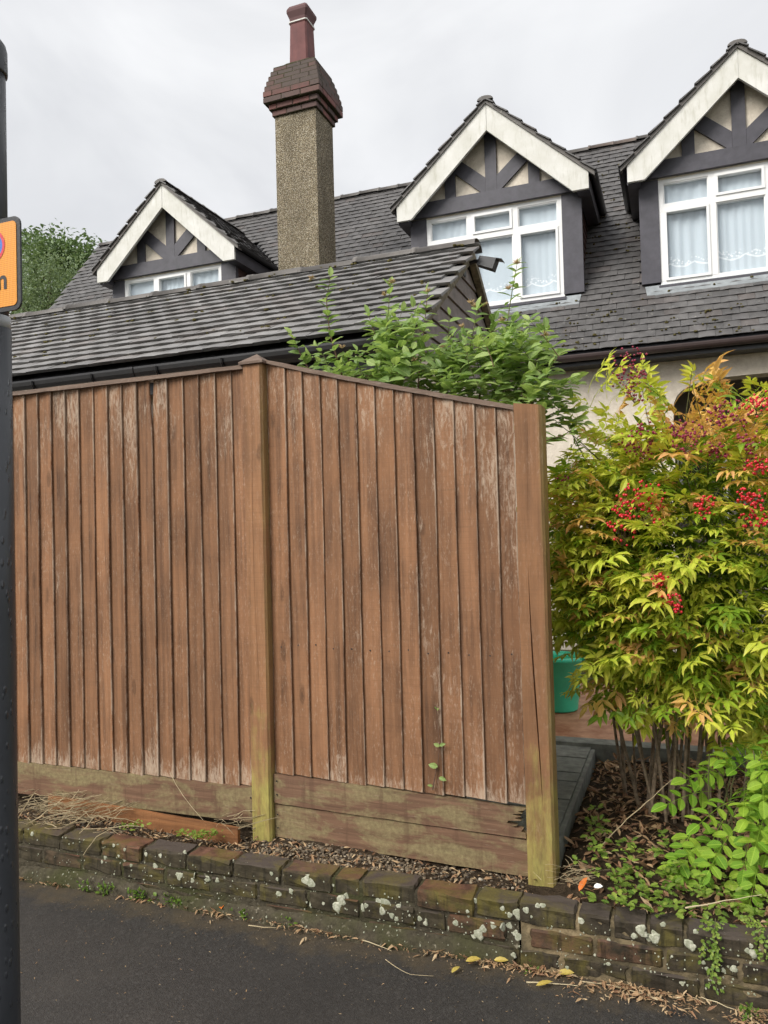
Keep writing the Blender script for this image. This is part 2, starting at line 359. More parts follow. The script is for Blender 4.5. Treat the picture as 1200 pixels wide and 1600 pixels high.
# --- leaves
def leafmat(name, stops, trans=.38, rough=.45, tip=None, vein=0.):
    m = bpy.data.materials.new(name); m.use_nodes = True; nt = m.node_tree; g = G(nt); b = nt.nodes['Principled BSDF']; o = nt.nodes['Material Output']
    t = g.attr('tint'); r = g.rand()
    k = g.math('FRACT', g.math('ADD', g.math('MULTIPLY', t, .999), g.math('MULTIPLY', r, .35)))
    c = g.ramp(t if len(stops) < 2 else g.math('MINIMUM', g.math('MULTIPLY_ADD', r, .25, g.math('MULTIPLY', t, .8)), 1.), stops)
    if tip:
        al = g.attr('along'); c = g.mix(g.math('MULTIPLY', g.smooth(al, .35, 1.), tip[1]), c, tip[0])
    n = g.noise(g.pos(), 60, 3); c = g.mix(g.ramp(n, [(.35, .22), (.6, 0.)]), c, tuple(x*.45 for x in stops[0][1]))
    xa = g.math('ABSOLUTE', g.attr('across')); va = g.math('ABSOLUTE', g.math('SINE', g.math('MULTIPLY', g.math('SUBTRACT', g.attr('along'), g.math('MULTIPLY', xa, .22)), 26.)))
    vn = g.math('MAXIMUM', g.smooth(va, .22, .0), g.smooth(xa, .12, .03)); pale_ = tuple(min(1, x*1.35+.03) for x in stops[-1][1])
    c = g.mix(g.math('MULTIPLY', vn, .30+vein), c, pale_)
    brown = g.math('MULTIPLY', g.ramp(g.noise(g.pos(), 26, 4, .6), [(.68, 0.), (.74, 1.)]), .3); c = g.mix(brown, c, (.20, .11, .04))
    if vein: g.set(b.inputs['Normal'], g.bump(va, .5, .002))
    g.set(b.inputs['Base Color'], c); b.inputs['Roughness'].default_value = rough; b.inputs['Specular IOR Level'].default_value = .35
    tr = g.new('ShaderNodeBsdfTranslucent'); g.set(tr.inputs[0], g.mix(.5, c, g.mix(1., c, (1., 1., .35), 'MULTIPLY')))
    ms = g.new('ShaderNodeMixShader'); ms.inputs[0].default_value = trans
    nt.links.new(b.outputs[0], ms.inputs[1]); nt.links.new(tr.outputs[0], ms.inputs[2]); nt.links.new(ms.outputs[0], o.inputs[0])
    MAT[name] = m
leafmat('nandina_green', [(0., (.08, .19, .016)), (.5, (.21, .36, .026)), (1., (.40, .52, .04))], tip=((.40, .34, .04), .35))
leafmat('nandina_lime', [(0., (.38, .53, .045)), (.5, (.57, .65, .065)), (1., (.76, .70, .10))], tip=((.74, .56, .16), .35))
leafmat('nandina_amber', [(0., (.74, .60, .09)), (.5, (.80, .50, .13)), (1., (.80, .40, .20))], tip=((.78, .36, .20), .4))
leafmat('honeysuckle_leaf', [(0., (.15, .25, .075)), (.5, (.30, .44, .13)), (1., (.50, .60, .22))], trans=.45)
leafmat('rose_leaf', [(0., (.09, .21, .012)), (.5, (.17, .34, .022)), (1., (.36, .50, .05))], trans=.36, vein=.12, rough=.6)
leafmat('weed_leaf', [(0., (.05, .12, .016)), (.5, (.16, .26, .035)), (1., (.36, .44, .08))])
leafmat('dry_leaf', [(0., (.09, .04, .022)), (.35, (.24, .12, .06)), (.7, (.42, .27, .14)), (1., (.56, .45, .28))], trans=.1, rough=.7)
leafmat('straw', [(0., (.14, .09, .05)), (.5, (.34, .26, .14)), (1., (.56, .47, .30))], trans=.1, rough=.7)
leafmat('orange_leaf', [(0., (.62, .15, .025)), (1., (.75, .24, .04))], trans=.2)
leafmat('yellow_leaf', [(0., (.46, .33, .06)), (1., (.58, .46, .12))], trans=.2)
leafmat('tree_leaf', [(0., (.07, .12, .05)), (.5, (.13, .20, .08)), (1., (.20, .28, .12))], trans=.3)
leafmat('birch_leaf', [(0., (.13, .19, .10)), (.5, (.20, .27, .14)), (1., (.28, .35, .19))], trans=.3)
plain('berry_red', (.55, .018, .03), .25, .5, .3, 60); plain('berry_dark', (.23, .02, .05), .4, .4, .3, 60)
plain('cane', (.25, .19, .13), .8, .2, .45, 40); plain('twig_green', (.12, .12, .05), .7, .2, .3, 30); plain('twig_brown', (.13, .075, .05), .7, .2, .3, 30)
plain('bark', (.09, .075, .055), .9, .1, .3, 8); plain('flower_buff', (.46, .33, .18), .8, .1, .4, 60); plain('white_petal', (.85, .84, .8), .6, .2)

# ------------------------------------------------------------------ mesh helpers
WL = {}
class MB:
    def __init__(s): s.v = []; s.f = []; s.t = []; s.a = []; s.c = []; s.sm = False
    def add(s, vs_, fs, tint=0., along=None, across=None):
        o = len(s.v); s.v += [tuple(q) for q in vs_]; s.f += [tuple(i+o for i in f) for f in fs]
        s.t += [tint]*len(vs_); s.a += (list(along) if along is not None else [0.]*len(vs_)); s.c += (list(across) if across is not None else [0.]*len(vs_)); return s
    def box(s, x0, x1, y0, y1, z0, z1, tint=0.):
        return s.add([(x0, y0, z0), (x1, y0, z0), (x1, y1, z0), (x0, y1, z0), (x0, y0, z1), (x1, y0, z1), (x1, y1, z1), (x0, y1, z1)],
                     [(0, 3, 2, 1), (4, 5, 6, 7), (0, 1, 5, 4), (1, 2, 6, 5), (2, 3, 7, 6), (3, 0, 4, 7)], tint)
    def prism(s, poly, y0, y1):          # poly in x,z, counter-clockwise seen from -y
        n = len(poly); V = [(x, y0, z) for x, z in poly] + [(x, y1, z) for x, z in poly]
        F = [tuple(range(n)), tuple(reversed(range(n, 2*n)))] + [(i, i+n, (i+1) % n + n, (i+1) % n) for i in range(n)]
        return s.add(V, F)
    def prismx(s, poly, x0, x1):         # poly in y,z
        n = len(poly); V = [(x0, y, z) for y, z in poly] + [(x1, y, z) for y, z in poly]
        F = [tuple(range(n)), tuple(reversed(range(n, 2*n)))] + [(i, i+n, (i+1) % n + n, (i+1) % n) for i in range(n)]
        return s.add(V, F)
    def prismz(s, poly, z0, z1):
        n = len(poly); V = [(x, y, z0) for x, y in poly] + [(x, y, z1) for x, y in poly]
        F = [tuple(reversed(range(n))), tuple(range(n, 2*n))] + [(i, (i+1) % n, (i+1) % n + n, i+n) for i in range(n)]
        return s.add(V, F)
    def tube(s, pts, rad, seg=6, cap=True, tint=0.):
        pts = [Vector(p) for p in pts]; n = len(pts); rad = rad if isinstance(rad, (list, tuple)) else [rad]*n
        V = []; 
        for i, p in enumerate(pts):
            d = (pts[min(i+1, n-1)] - pts[max(i-1, 0)]).normalized(); a = d.cross(Vector((.31, .95, .05)));
            if a.length < .05: a = d.cross(Vector((1, 0, 0)))
            a.normalize(); b_ = d.cross(a)
            V += [p + (a*math.cos(2*math.pi*k/seg) + b_*math.sin(2*math.pi*k/seg))*rad[i] for k in range(seg)]
        F = [(i*seg+k, i*seg+(k+1) % seg, (i+1)*seg+(k+1) % seg, (i+1)*seg+k) for i in range(n-1) for k in range(seg)]
        if cap: F += [tuple(reversed(range(seg))), tuple(range((n-1)*seg, n*seg))]
        return s.add(V, F, tint)
    def lathe(s, prof, c, seg=20):
        V = []; n = len(prof)
        for r, z in prof: V += [(c[0]+r*math.cos(2*math.pi*k/seg), c[1]+r*math.sin(2*math.pi*k/seg), c[2]+z) for k in range(seg)]
        F = [(i*seg+k, i*seg+(k+1) % seg, (i+1)*seg+(k+1) % seg, (i+1)*seg+k) for i in range(n-1) for k in range(seg)]
        F += [tuple(reversed(range(seg))), tuple(range((n-1)*seg, n*seg))]
        return s.add(V, F)
    def mesh(s, name, m, org=(0, 0, 0)):
        me = bpy.data.meshes.new(name); ov = Vector(org)
        V = np.array([tuple(q) for q in s.v], dtype=np.float64) - np.array(org)
        me.from_pydata(V.tolist(), [], s.f); me.update()
        if any(s.t):
            at_ = me.attributes.new('tint', 'FLOAT', 'POINT'); at_.data.foreach_set('value', np.array(s.t, dtype=np.float32))
        if any(s.a):
            at_ = me.attributes.new('along', 'FLOAT', 'POINT'); at_.data.foreach_set('value', np.array(s.a, dtype=np.float32))
        if any(s.c):
            at_ = me.attributes.new('across', 'FLOAT', 'POINT'); at_.data.foreach_set('value', np.array(s.c, dtype=np.float32))
        if s.sm: me.polygons.foreach_set('use_smooth', [True]*len(me.polygons))
        me.materials.append(MAT[m]); return me
    def build(s, name, m, parent=None, org=None):
        if org is None: org = np.array([tuple(q) for q in s.v]).mean(0).tolist()
        o = bpy.data.objects.new(name, s.mesh(name, m, org)); COL.objects.link(o)
        return hang(o, org, parent)
def hang(o, org, parent):
    WL[o.name] = Vector(org)
    if parent is not None:
        o.parent = parent; o.location = Vector(org) - WL[parent.name]
    else: o.location = Vector(org)
    return o
def smooth(b): b.sm = True; return b
def tag(o, label=None, cat=None, group=None, kind=None):
    for k, v in (('label', label), ('category', cat), ('group', group), ('kind', kind)):
        if v: o[k] = v
    return o
def thing(name, loc, label, cat, group=None, rotz=0.):
    o = bpy.data.objects.new(name, None); o.empty_display_size = .1; COL.objects.link(o); o.location = loc; o.rotation_euler = (0, 0, rotz)
    WL[o.name] = Vector((0, 0, 0)) if rotz else Vector(loc)
    return tag(o, label, cat, group)
def place(name, me, M, parent):
    o = bpy.data.objects.new(name, me); COL.objects.link(o); o.parent = parent
    o.matrix_basis = Matrix.Translation(-WL[parent.name]) @ M; WL[o.name] = M.translation.copy()
    return o
def U(a, b): return random.uniform(a, b)
def frame(d, nrm):
    y = Vector(d).normalized(); z = Vector(nrm); z = z - y*z.dot(y)
    if z.length < 1e-4: z = y.orthogonal()
    z.normalize(); x = y.cross(z); return Matrix((x, y, z)).transposed()
def M4(m3_, loc, s=1.): return Matrix.Translation(loc) @ (m3_ @ Matrix.Diagonal((s, s, s))).to_4x4()
class Big:                   # many small pieces gathered into one mesh, numpy inside
    def __init__(s): s.V = []; s.F3 = []; s.F4 = []; s.T = []; s.A = []; s.C = []; s.n = 0
    def add(s, tpl, M, tint):
        V, f3, f4, al, ac = tpl; m = np.array(M); s.C.append(ac)
        s.V.append(V @ m[:3, :3].T + m[:3, 3]); s.F3.append(f3 + s.n); s.F4.append(f4 + s.n); s.T.append(np.full(len(V), tint)); s.A.append(al); s.n += len(V)
    def build(s, name, m, parent=None, org=(0, 0, 0), smooth_=False):
        V = np.concatenate(s.V) - np.array(org); f3 = np.concatenate(s.F3); f4 = np.concatenate(s.F4)
        me = bpy.data.meshes.new(name); me.vertices.add(len(V)); me.vertices.foreach_set('co', V.astype(np.float32).ravel())
        me.loops.add(f3.size + f4.size); me.loops.foreach_set('vertex_index', np.concatenate([f3.ravel(), f4.ravel()]).astype(np.int32))
        me.polygons.add(len(f3)+len(f4)); st = np.concatenate([np.arange(len(f3))*3, f3.size + np.arange(len(f4))*4]).astype(np.int32)
        me.polygons.foreach_set('loop_start', st)
        me.update(calc_edges=True); me.validate()
        a = me.attributes.new('tint', 'FLOAT', 'POINT'); a.data.foreach_set('value', np.concatenate(s.T).astype(np.float32))
        a = me.attributes.new('along', 'FLOAT', 'POINT'); a.data.foreach_set('value', np.concatenate(s.A).astype(np.float32))
        a = me.attributes.new('across', 'FLOAT', 'POINT'); a.data.foreach_set('value', np.concatenate(s.C).astype(np.float32))
        me.polygons.foreach_set('use_smooth', [bool(smooth_)]*len(me.polygons))
        me.materials.append(MAT[m]); o = bpy.data.objects.new(name, me); COL.objects.link(o)
        return hang(o, org, parent)
def tpl_of(b):
    f3 = [f for f in b.f if len(f) == 3]; f4 = [f for f in b.f if len(f) == 4]
    return (np.array(b.v, dtype=float), np.array(f3, dtype=int).reshape(-1, 3), np.array(f4, dtype=int).reshape(-1, 4), np.array(b.a, dtype=float), np.array(b.c, dtype=float))
def leaf_mb(L=1., W=.3, fold=.35, curl=.25, prof=((0, .06), (.2, .7), (.45, 1.), (.75, .62), (1., 0.)), b=None, M=None, tint=0.):
    b = b or MB(); V = []; al = []; ac = []
    for t, w in prof:
        z = -curl*L*t*t; x = w*W*L*.5
        if w == 0.: V.append(Vector((0, t*L, z))); al.append(t); ac.append(0.)
        else:
            V += [Vector((-x, t*L, z + fold*x)), Vector((0, t*L, z)), Vector((x, t*L, z + fold*x))]; al += [t]*3; ac += [-w, 0., w]
    F = []; n = len(prof)
    for i in range(n-1):
        o = i*3
        if prof[i+1][1] == 0.: F += [(o, o+1, o+3), (o+1, o+2, o+3)]
        else: F += [(o, o+1, o+4, o+3), (o+1, o+2, o+5, o+4)]
    if M is not None: V = [M @ v for v in V]
    return b.add(V, F, tint, al, ac)

# ------------------------------------------------------------------ the setting
g_ = MB().add([(-250, -150, -.06), (250, -150, -.06), (250, 300, -.06), (-250, 300, -.06)], [(0, 1, 2, 3)])
tag(g_.build('ground', 'far_ground', org=(0, 0, 0)), kind='structure')
pv = MB(); nx, ny = 90, 40
V = [(-9 + 18*i/nx, -4 + 6.8*j/ny, .006*math.sin(i*.7)*math.sin(j*.45) - .004) for j in range(ny+1) for i in range(nx+1)]
F = [(j*(nx+1)+i, j*(nx+1)+i+1, (j+1)*(nx+1)+i+1, (j+1)*(nx+1)+i) for j in range(ny) for i in range(nx)]
tag(smooth(pv.add(V, F)).build('pavement', 'asphalt', org=(0, 0, 0)), kind='structure')
# front garden soil behind the wall, with small lumps
sx, sy = 150, 90
V = []
for j in range(sy+1):
    for i in range(sx+1):
        x = -5 + 9*i/sx; y = 2.80 + 3.2*(j/sy)**1.4
        z = .165 + .03*min(1, (y-2.8)*1.4) + U(-.008, .008) + .012*math.sin(x*5.1+y*3)
        if x > -.45: z += .035*min(1, max(0, (y-2.85)*3))
        V.append((x, y, z))
F = [(j*(sx+1)+i, j*(sx+1)+i+1, (j+1)*(sx+1)+i+1, (j+1)*(sx+1)+i) for j in range(sy) for i in range(sx)]
tag(smooth(MB().add(V, F)).build('garden_soil', 'soil', org=(0, 0, 0)), kind='structure')
tag(MB().box(-14, 6, 5.98, 30, -.05, .17).build('back_garden', 'far_ground', org=(0, 0, 0)), kind='structure')

# ------------------------------------------------------------------ house behind
HS = 1.24; EN, EZ = 8.55, 3.445; RN = 11.47; RZ = EZ + HS*(RN-EN); TH = math.atan(HS)
HU0, HU1 = -9.9, 4.2
house = thing('house', (-2.0, 8.85, 0), 'cream rendered house with steep grey tiled roof and three gabled dormers behind the fence', 'house')
# wall with an arched porch opening
AU0, AU1, ASP, ATOP = -.02, 1.95, 2.70, 3.10
arch = [(AU0, ASP)]
for k in range(1, 16):
    t = math.pi*k/16; cx = (AU0+AU1)/2; rx = (AU1-AU0)/2
    arch.append((cx - rx*math.copysign(abs(math.cos(t))**.55, math.cos(t)), ASP + (ATOP-ASP)*abs(math.sin(t))**.55))
arch.append((AU1, ASP))
w = MB()
w.box(HU0+.15, AU0, 8.85, 9.1, 0, 3.42); w.box(AU1, HU1, 8.85, 9.1, 0, 3.42)
for (xa, za), (xb, zb) in zip(arch[:-1], arch[1:]):
    w.add([(xa, 8.85, za), (xb, 8.85, zb), (xb, 8.85, 3.42), (xa, 8.85, 3.42), (xa, 9.1, za), (xb, 9.1, zb), (xb, 9.1, 3.42), (xa, 9.1, 3.42)],
          [(0, 1, 2, 3), (5, 4, 7, 6), (0, 4, 5, 1)])
w.build('wall', 'cream_render', house)
MB().box(HU0+.15, HU0+.4, 9.1, 14.0, 0, 3.3).add([(HU0+.15, 8.6, 3.3), (HU0+.15, 14.3, 3.3), (HU0+.15, RN, RZ-.15)], [(0, 1, 2)]).build('side_wall', 'cream_render', house)
pw = MB(); pw.box(AU0-.3, AU1+.3, 9.95, 10.05, 0, 3.3); pw.box(AU0-.3, AU0-.25, 9.1, 9.95, 0, 3.3); pw.box(AU1+.25, AU1+.3, 9.1, 9.95, 0, 3.3); pw.box(AU0-.25, AU1+.25, 9.1, 9.95, 3.2, 3.25)
pw.build('porch_lining', 'porch_shade', house)
# porch window in the recess
MB().box(.0, .55, 9.90, 9.945, 1.6, 2.45).build('porch_window_frame', 'upvc', house)
MB().box(.06, .49, 9.885, 9.897, 1.66, 2.39).build('porch_window_pane', 'room_dark', house)
# roof underlay
def slopept(n, off=0.): return EZ + HS*(n-EN) + off
rb = MB().add([(HU0, EN-.02, slopept(EN-.02, -.02)), (HU1, EN-.02, slopept(EN-.02, -.02)), (HU1, RN, RZ-.02), (HU0, RN, RZ-.02), (HU1, 2*RN-EN, EZ), (HU0, 2*RN-EN, EZ)], [(0, 1, 2, 3), (3, 2, 4, 5)])
roof = rb.build('roof', 'room_dark', house)
SLV = Vector((0, math.cos(TH), math.sin(TH))); SNV = Vector((0, -math.sin(TH), math.cos(TH)))
def tile_mesh(w_, l_, th_, name, m):
    out = []
    for k in range(4):
        b = MB(); x = w_/2; j = lambda a: U(-a, a)
        z0 = th_*1.15; 
        z0 = th_*1.9
        V = [(-x, .012+j(.003), z0-th_), (x, .012+j(.003), z0-th_), (x, l_, 0), (-x, l_, 0), (-x+j(.002), 0+j(.003), z0+j(.002)), (0, j(.004), z0+.003), (x+j(.002), j(.003), z0+j(.002)), (x, l_, th_*.5), (0, l_, th_*.5+.003), (-x, l_, th_*.5)]
        F = [(0, 3, 2, 1), (4, 5, 8, 9), (5, 6, 7, 8), (0, 1, 6, 5), (0, 5, 4), (1, 2, 7, 6), (3, 0, 4, 9)]
        b.add(V, F); out.append(b)
    return out
def cover(origin, along, up, nrm, length, slope, gauge, width, th_, m, parent, keep, nparts, name='tile', stuffname='tiles', lift=.006, jt=.6):
    vs4 = tile_mesh(width-.004, gauge*1.9, th_, name, m); tp = [tpl_of(b) for b in vs4]; me = [b.mesh(name, m) for b in vs4]
    rot = Matrix((along, up, nrm)).transposed(); cells = []
    for r in range(int(slope/gauge)+1):
        row = U(-.004, .004)
        for c in range(int(length/width)+2):
            a = (c + (.5 if r % 2 else 0))*width; 
            if a > length + width*.5: continue
            p = origin + along*a + up*(r*gauge + row) + nrm*lift
            if not keep(p): continue
            x, y, z = pix(p); vis = -40 < x < 1240 and -40 < y < 1640 and z > 0
            cells.append(((0 if vis else 1), z, p))
    cells.sort(key=lambda q: (q[0], q[1])); big = Big(); nb = 0
    for i, (hv, z, p) in enumerate(cells):
        tw = Matrix.Rotation(R(random.gauss(0, jt)), 3, 'Z') @ Matrix.Rotation(R(random.gauss(.2, jt)), 3, 'X') @ Matrix.Rotation(R(random.gauss(0, jt)), 3, 'Y')
        M = M4(rot @ tw, p + nrm*U(0, .0025)); k_l = min(1., (slope + .03 - (p-origin).dot(up))/(gauge*1.9)); M = M @ Matrix.Diagonal((1, k_l, 1, 1)); k = random.randrange(4)
        if i < nparts and not hv: place(name, me[k], M, parent)
        else: big.add(tp[k], M, U(.02, 1)); nb += 1
    if nb: tag(big.build(stuffname, m, parent, org=tuple(WL[parent.name])), kind='stuff')
DORM = [(-6.675, -.10), (-1.995, 0.), (.75, -.02)]
def keep_main(p):
    for uc, dz in DORM:
        if abs(p.x-uc) < 1.0 and p.y > 9.10 and p.z < 6.66 + dz - abs(p.x-uc)*.90: return False
    if -4.68 < p.x < -3.95 and p.y < 9.1: return False
    return True
def vis_main(p): return keep_main(p)
cover(Vector((HU0, EN, EZ)), Vector((1, 0, 0)), SLV, SNV, HU1-HU0, (RN-EN)/math.cos(TH)-.05,   .11, .165, .016, 'house_tile', roof, keep_main, 300, stuffname='far_tiles')
# ridge tiles
def ridge_run(p0, p1, r, L, m, parent, h=.75):
    p0, p1 = Vector(p0), Vector(p1); d = (p1-p0); n = max(1, round(d.length/L)); d.normalize()
    variants = []
    for k in range(3):
        b = MB(); b.sm = True; seg = 8; V = []
        for t, rr in ((0, 1.05), (.08, 1.05), (.085, .97), (1, .97)):
            V += [(rr*r*math.cos(math.pi*q/seg)*1.1, t*L*1.03, rr*r*math.sin(math.pi*q/seg)*h + U(-.002, .002)) for q in range(seg+1)]
        F = [(i*(seg+1)+q, i*(seg+1)+q+1, (i+1)*(seg+1)+q+1, (i+1)*(seg+1)+q) for i in range(3) for q in range(seg)]
        o = len(V); V += [(x*.86, y, z*.86) for x, y, z in V[:seg+1]]; F += [(q+1, q, o+q, o+q+1) for q in range(seg)]; F += [tuple(range(o+seg, o-1, -1))]
        b.add(V, F); variants.append(b.mesh('ridge_tile', m))
    for i in range(n):
        M = M4(frame(d, (0, 0, 1)) @ Matrix.Rotation(R(random.gauss(0, 1)), 3, 'Y'), p0 + d*((p1-p0).length*i/n) + Vector((0, 0, U(-.006, .006))))
        place('ridge_tile', random.choice(variants), M, parent)
ridge_run((HU0, RN, RZ-.06), (HU1, RN, RZ-.06), .12, .33, 'ridge_tile', roof)
# verge tiles at the gable end of the roof: a mortared strip
MB().prismx([(EN, EZ-.06), (EN, EZ+.01), (RN, RZ+.01), (RN, RZ-.08)], HU0-.02, HU0+.05).build('verge', 'verge_mortar', house)
# gutter, fascia and soffit under the eaves
def gutter_poly(y, z, r=.055):
    return [(y + r*math.cos(math.pi*(1+k/8)), z + r*math.sin(math.pi*(1+k/8))) for k in range(9)] + [(y+r, z+.012), (y+r-.006, z+.012), (y+r-.012, z), (y-r+.012, z), (y-r+.006, z+.012), (y-r, z+.012)]
MB().prismx(gutter_poly(EN-.01, EZ-.035), HU0, HU1).build('gutter', 'gutter_brown', house)
MB().box(HU0, HU1, EN+.05, EN+.075, EZ-.13, EZ-.01).build('fascia', 'fascia_black', house)
MB().box(HU0, HU1, EN+.078, 8.847, EZ-.128, EZ-.113).build('soffit', 'fascia_black', house)
# ---- dormers
def dormer(uc, dz):
    zs = 5.48 + dz; NW = 9.2
    face = MB(); face.prism([(uc-1.03, 5.46+dz), (uc+1.03, 5.46+dz), (uc+1.03, 5.62+dz), (uc, 6.52+dz), (uc-1.03, 5.62+dz)], NW-.05, NW+.05)
    d = face.build('dormer', 'cream_render', house)
    # dark timber framing over the render
    def timb(poly, n0=NW-.085, nm='timber'): MB().prism(poly, n0, NW-.048).build(nm, 'dark_timber', d)
    timb([(uc-1.0, 5.475+dz), (uc+1.0, 5.475+dz), (uc+1.0, 5.66+dz), (uc-1.0, 5.66+dz)], NW-.10, 'tie_beam')
    timb([(uc-.07, 5.661+dz), (uc+.07, 5.661+dz), (uc+.07, 6.42+dz), (uc-.07, 6.42+dz)], nm='king_post')
    for s in (-1, 1):
        a = [(.072, 5.662), (.072, 5.84), (.44, 6.16), (.56, 6.05), (.12, 5.662)]
        b = [(.45, 5.661), (.45, 6.15), (.585, 6.03), (.585, 5.661)]
        for pp, n0, nm in ((a, NW-.084, 'brace'), (b, NW-.078, 'stud')):
            q = [(uc+s*x, z+dz) for x, z in pp]
            timb(q if s < 0 else q[::-1], n0, nm)
        # boards each side of the window
        lo = 4.29 if s > 0 else 4.30
        x0, x1 = sorted((uc+s*.835-.01, uc+s*1.055))
        MB().box(x0, x1, NW-.055, NW+.02, lo+dz, 5.47+dz).build('side_board', 'dark_timber', d)
        # bargeboard
        q = [(0, 6.66), (0, 6.325), (.98, 5.41), (1.162, 5.41), (1.162, 5.635)]
        q = [(uc+s*x, z+dz) for x, z in q]
        MB().prism(q[::-1] if s < 0 else q, 8.945+.003*s, 8.985+.003*s).build('bargeboard', 'barge_paint', d)
        # soffit between barge and face
        sp = [(0, 6.50), (1.15, 5.50), (1.15, 5.53), (0, 6.53)]
        sp = [(uc+s*x, z+dz) for x, z in sp]
        MB().prism(sp if s > 0 else sp[::-1], 8.99, 9.145).build('verge_soffit', 'dark_timber', d)
        # eaves fascia box running back to the roof
        x0, x1 = sorted((uc+s*1.03, uc+s*1.17)); zb = 5.40+dz
        nb = EN + (zb-EZ)/HS
        MB().add([(x0, 8.99, zb), (x1, 8.99, zb), (x1, nb, zb), (x0, nb, zb), (x0, 8.99, zb+.2), (x1, 8.99, zb+.16), (x1, nb+.16, zb+.16), (x0, nb+.2, zb+.2)],
                 [(0, 3, 2, 1), (4, 5, 6, 7), (0, 1, 5, 4), (1, 2, 6, 5), (2, 3, 7, 6), (3, 0, 4, 7)]).build('eaves_box', 'dark_timber', d)
        gp = [(uc+s*(1.215) + .045*math.cos(math.pi*(1+k/6)), 5.60+dz + .045*math.sin(math.pi*(1+k/6))) for k in range(7)]
        MB().prism(gp, 8.94, EN+(5.5+dz-EZ)/HS).build('side_gutter', 'fascia_black', d)
        # tile-hung cheek
        ck = MB(); xx = uc+s*.99
        z0 = 4.30+dz
        rows = 11
        for k in range(rows):
            za = z0 + k*.10; zc = za + .115; na = EN + (za-EZ)/HS - .05; nc = EN + (zc-EZ)/HS + .1
            if zc > 5.46+dz: break
            yy = NW + .021; ii = 0
            while yy < nc:
                y1 = min(yy+.16, nc+.02); xo = xx + s*.045; xi = xx + s*.028
                ck.add([(xo, yy, za), (xo, y1-.004, za), (xi, y1-.004, zc), (xi, yy, zc), (xi-s*.02, yy, za), (xi-s*.02, y1-.004, za)],
                       [(0, 1, 2, 3) if s > 0 else (3, 2, 1, 0), (0, 4, 5, 1), (1, 5, 2), (0, 3, 4)], U(.05, 1)); yy = y1
        tag(ck.build('cheek_tiles', 'cheek_tile', d), kind='stuff')
        MB().add([(xx, NW, 4.1+dz), (xx, 10.3, 4.1+dz), (xx, 10.3, 5.5+dz), (xx, NW, 5.5+dz)], [(0, 1, 2, 3)]).build('cheek_backing', 'dark_timber', d)
        # roof slope with tiles
        az, ez_, eu = 6.675+dz, 5.57+dz, 1.225
        th2 = math.atan2(az-ez_, eu); upv = Vector((-s*math.cos(th2), 0, math.sin(th2))); nv = Vector((s*math.sin(th2), 0, math.cos(th2)))
        nA = EN + (az-EZ)/HS; nE = EN + (ez_-EZ)/HS
        q = [(uc, 8.94, az), (uc, nA+.1, az), (uc+s*eu, nE+.1, ez_), (uc+s*eu, 8.94, ez_)]
        MB().add(q, [(0, 1, 2, 3)]).build('slope_board', 'house_tile', d)
        vq = [(uc+s*x_, z_+dz) for x_, z_ in ((0, 6.645), (1.232, 5.535), (1.232, 5.585), (0, 6.705))]
        MB().prism(vq if s > 0 else vq[::-1], 8.925+.002*s, 9.02+.002*s).build('verge_strip', 'ridge_tile', d)
        al = Vector((0, s, 0)); org = Vector((uc+s*eu, 8.80 if s > 0 else 11.2, ez_))
        kp = lambda p: p.y > 8.92 and p.y < EN + (p.z-EZ)/HS + .05
        if s < 0: org = Vector((uc+s*eu, 8.98 + .165*16, ez_))
        else: org = Vector((uc+s*eu, 8.98, ez_))
        cover(org, al, upv, nv, .165*16, math.hypot(az-ez_, eu)-.03, .11, .165, .018, 'house_tile', d, kp, 0, stuffname='slope_tiles')
    ridge_run((uc, 8.91, 6.675+dz), (uc, EN+(6.675+dz-EZ)/HS+.05, 6.675+dz), .085, .33, 'ridge_tile', d, .55)
    # window: outer frame, mullions, transom, casement rails, panes
    W0, W1, B0, B1 = uc-.85, uc+.83, 4.255+dz, 5.474+dz; bay = (W1-W0)/3; TR = 5.14+dz; fr = .055
    fm = MB()
    fm.box(W0, W1, NW-.04, NW+.05, B1-fr, B1); fm.box(W0, W1, NW-.04, NW+.05, B0, B0+fr)
    fm.box(W0, W0+fr, NW-.042, NW+.05, B0+fr, B1-fr); fm.box(W1-fr, W1, NW-.042, NW+.05, B0+fr, B1-fr)
    for k in (1, 2): fm.box(W0+bay*k-.035, W0+bay*k+.035, NW-.043, NW+.05, B0+fr, B1-fr)
    for k in range(3): fm.box(W0+bay*k+.03, W0+bay*(k+1)-.03, NW-.045, NW+.05, TR-.035, TR+.035)
    fm.build('window_frame', 'upvc', d)
    for k in range(3):
        xa = W0 + bay*k + (fr if k == 0 else .035); xb = W0 + bay*(k+1) - (fr if k == 2 else .035)
        for (za, zb) in ((TR+.035, B1-fr), (B0+fr, TR-.035)):
            sashed = (k == 1 and za > TR) or (k != 1 and za < TR)
            e = .028
            if True:
                e2 = e if sashed else .012; y0 = NW-.058 if sashed else NW-.03
                sa = MB(); sa.box(xa, xb, y0, NW+.02, zb-e2, zb); sa.box(xa, xb, y0, NW+.02, za, za+e2); sa.box(xa, xa+e2, y0+.001, NW+.02, za+e2, zb-e2); sa.box(xb-e2, xb, y0+.001, NW+.02, za+e2, zb-e2)
                sa.build('sash', 'upvc', d)
            MB().box(xa+e2+.001, xb-e2-.001, NW-.006, NW-.001, za+e2+.001, zb-e2-.001).build('pane', 'window_glass', d)
    MB().box(uc-.87, uc+.85, NW-.09, NW+.03, B0-.035, B0-.002).build('sill', 'dark_timber', d)
    # lead apron under the sill, dressed over the tiles
    ap = MB(); a0 = EN + (B0-.05-EZ)/HS
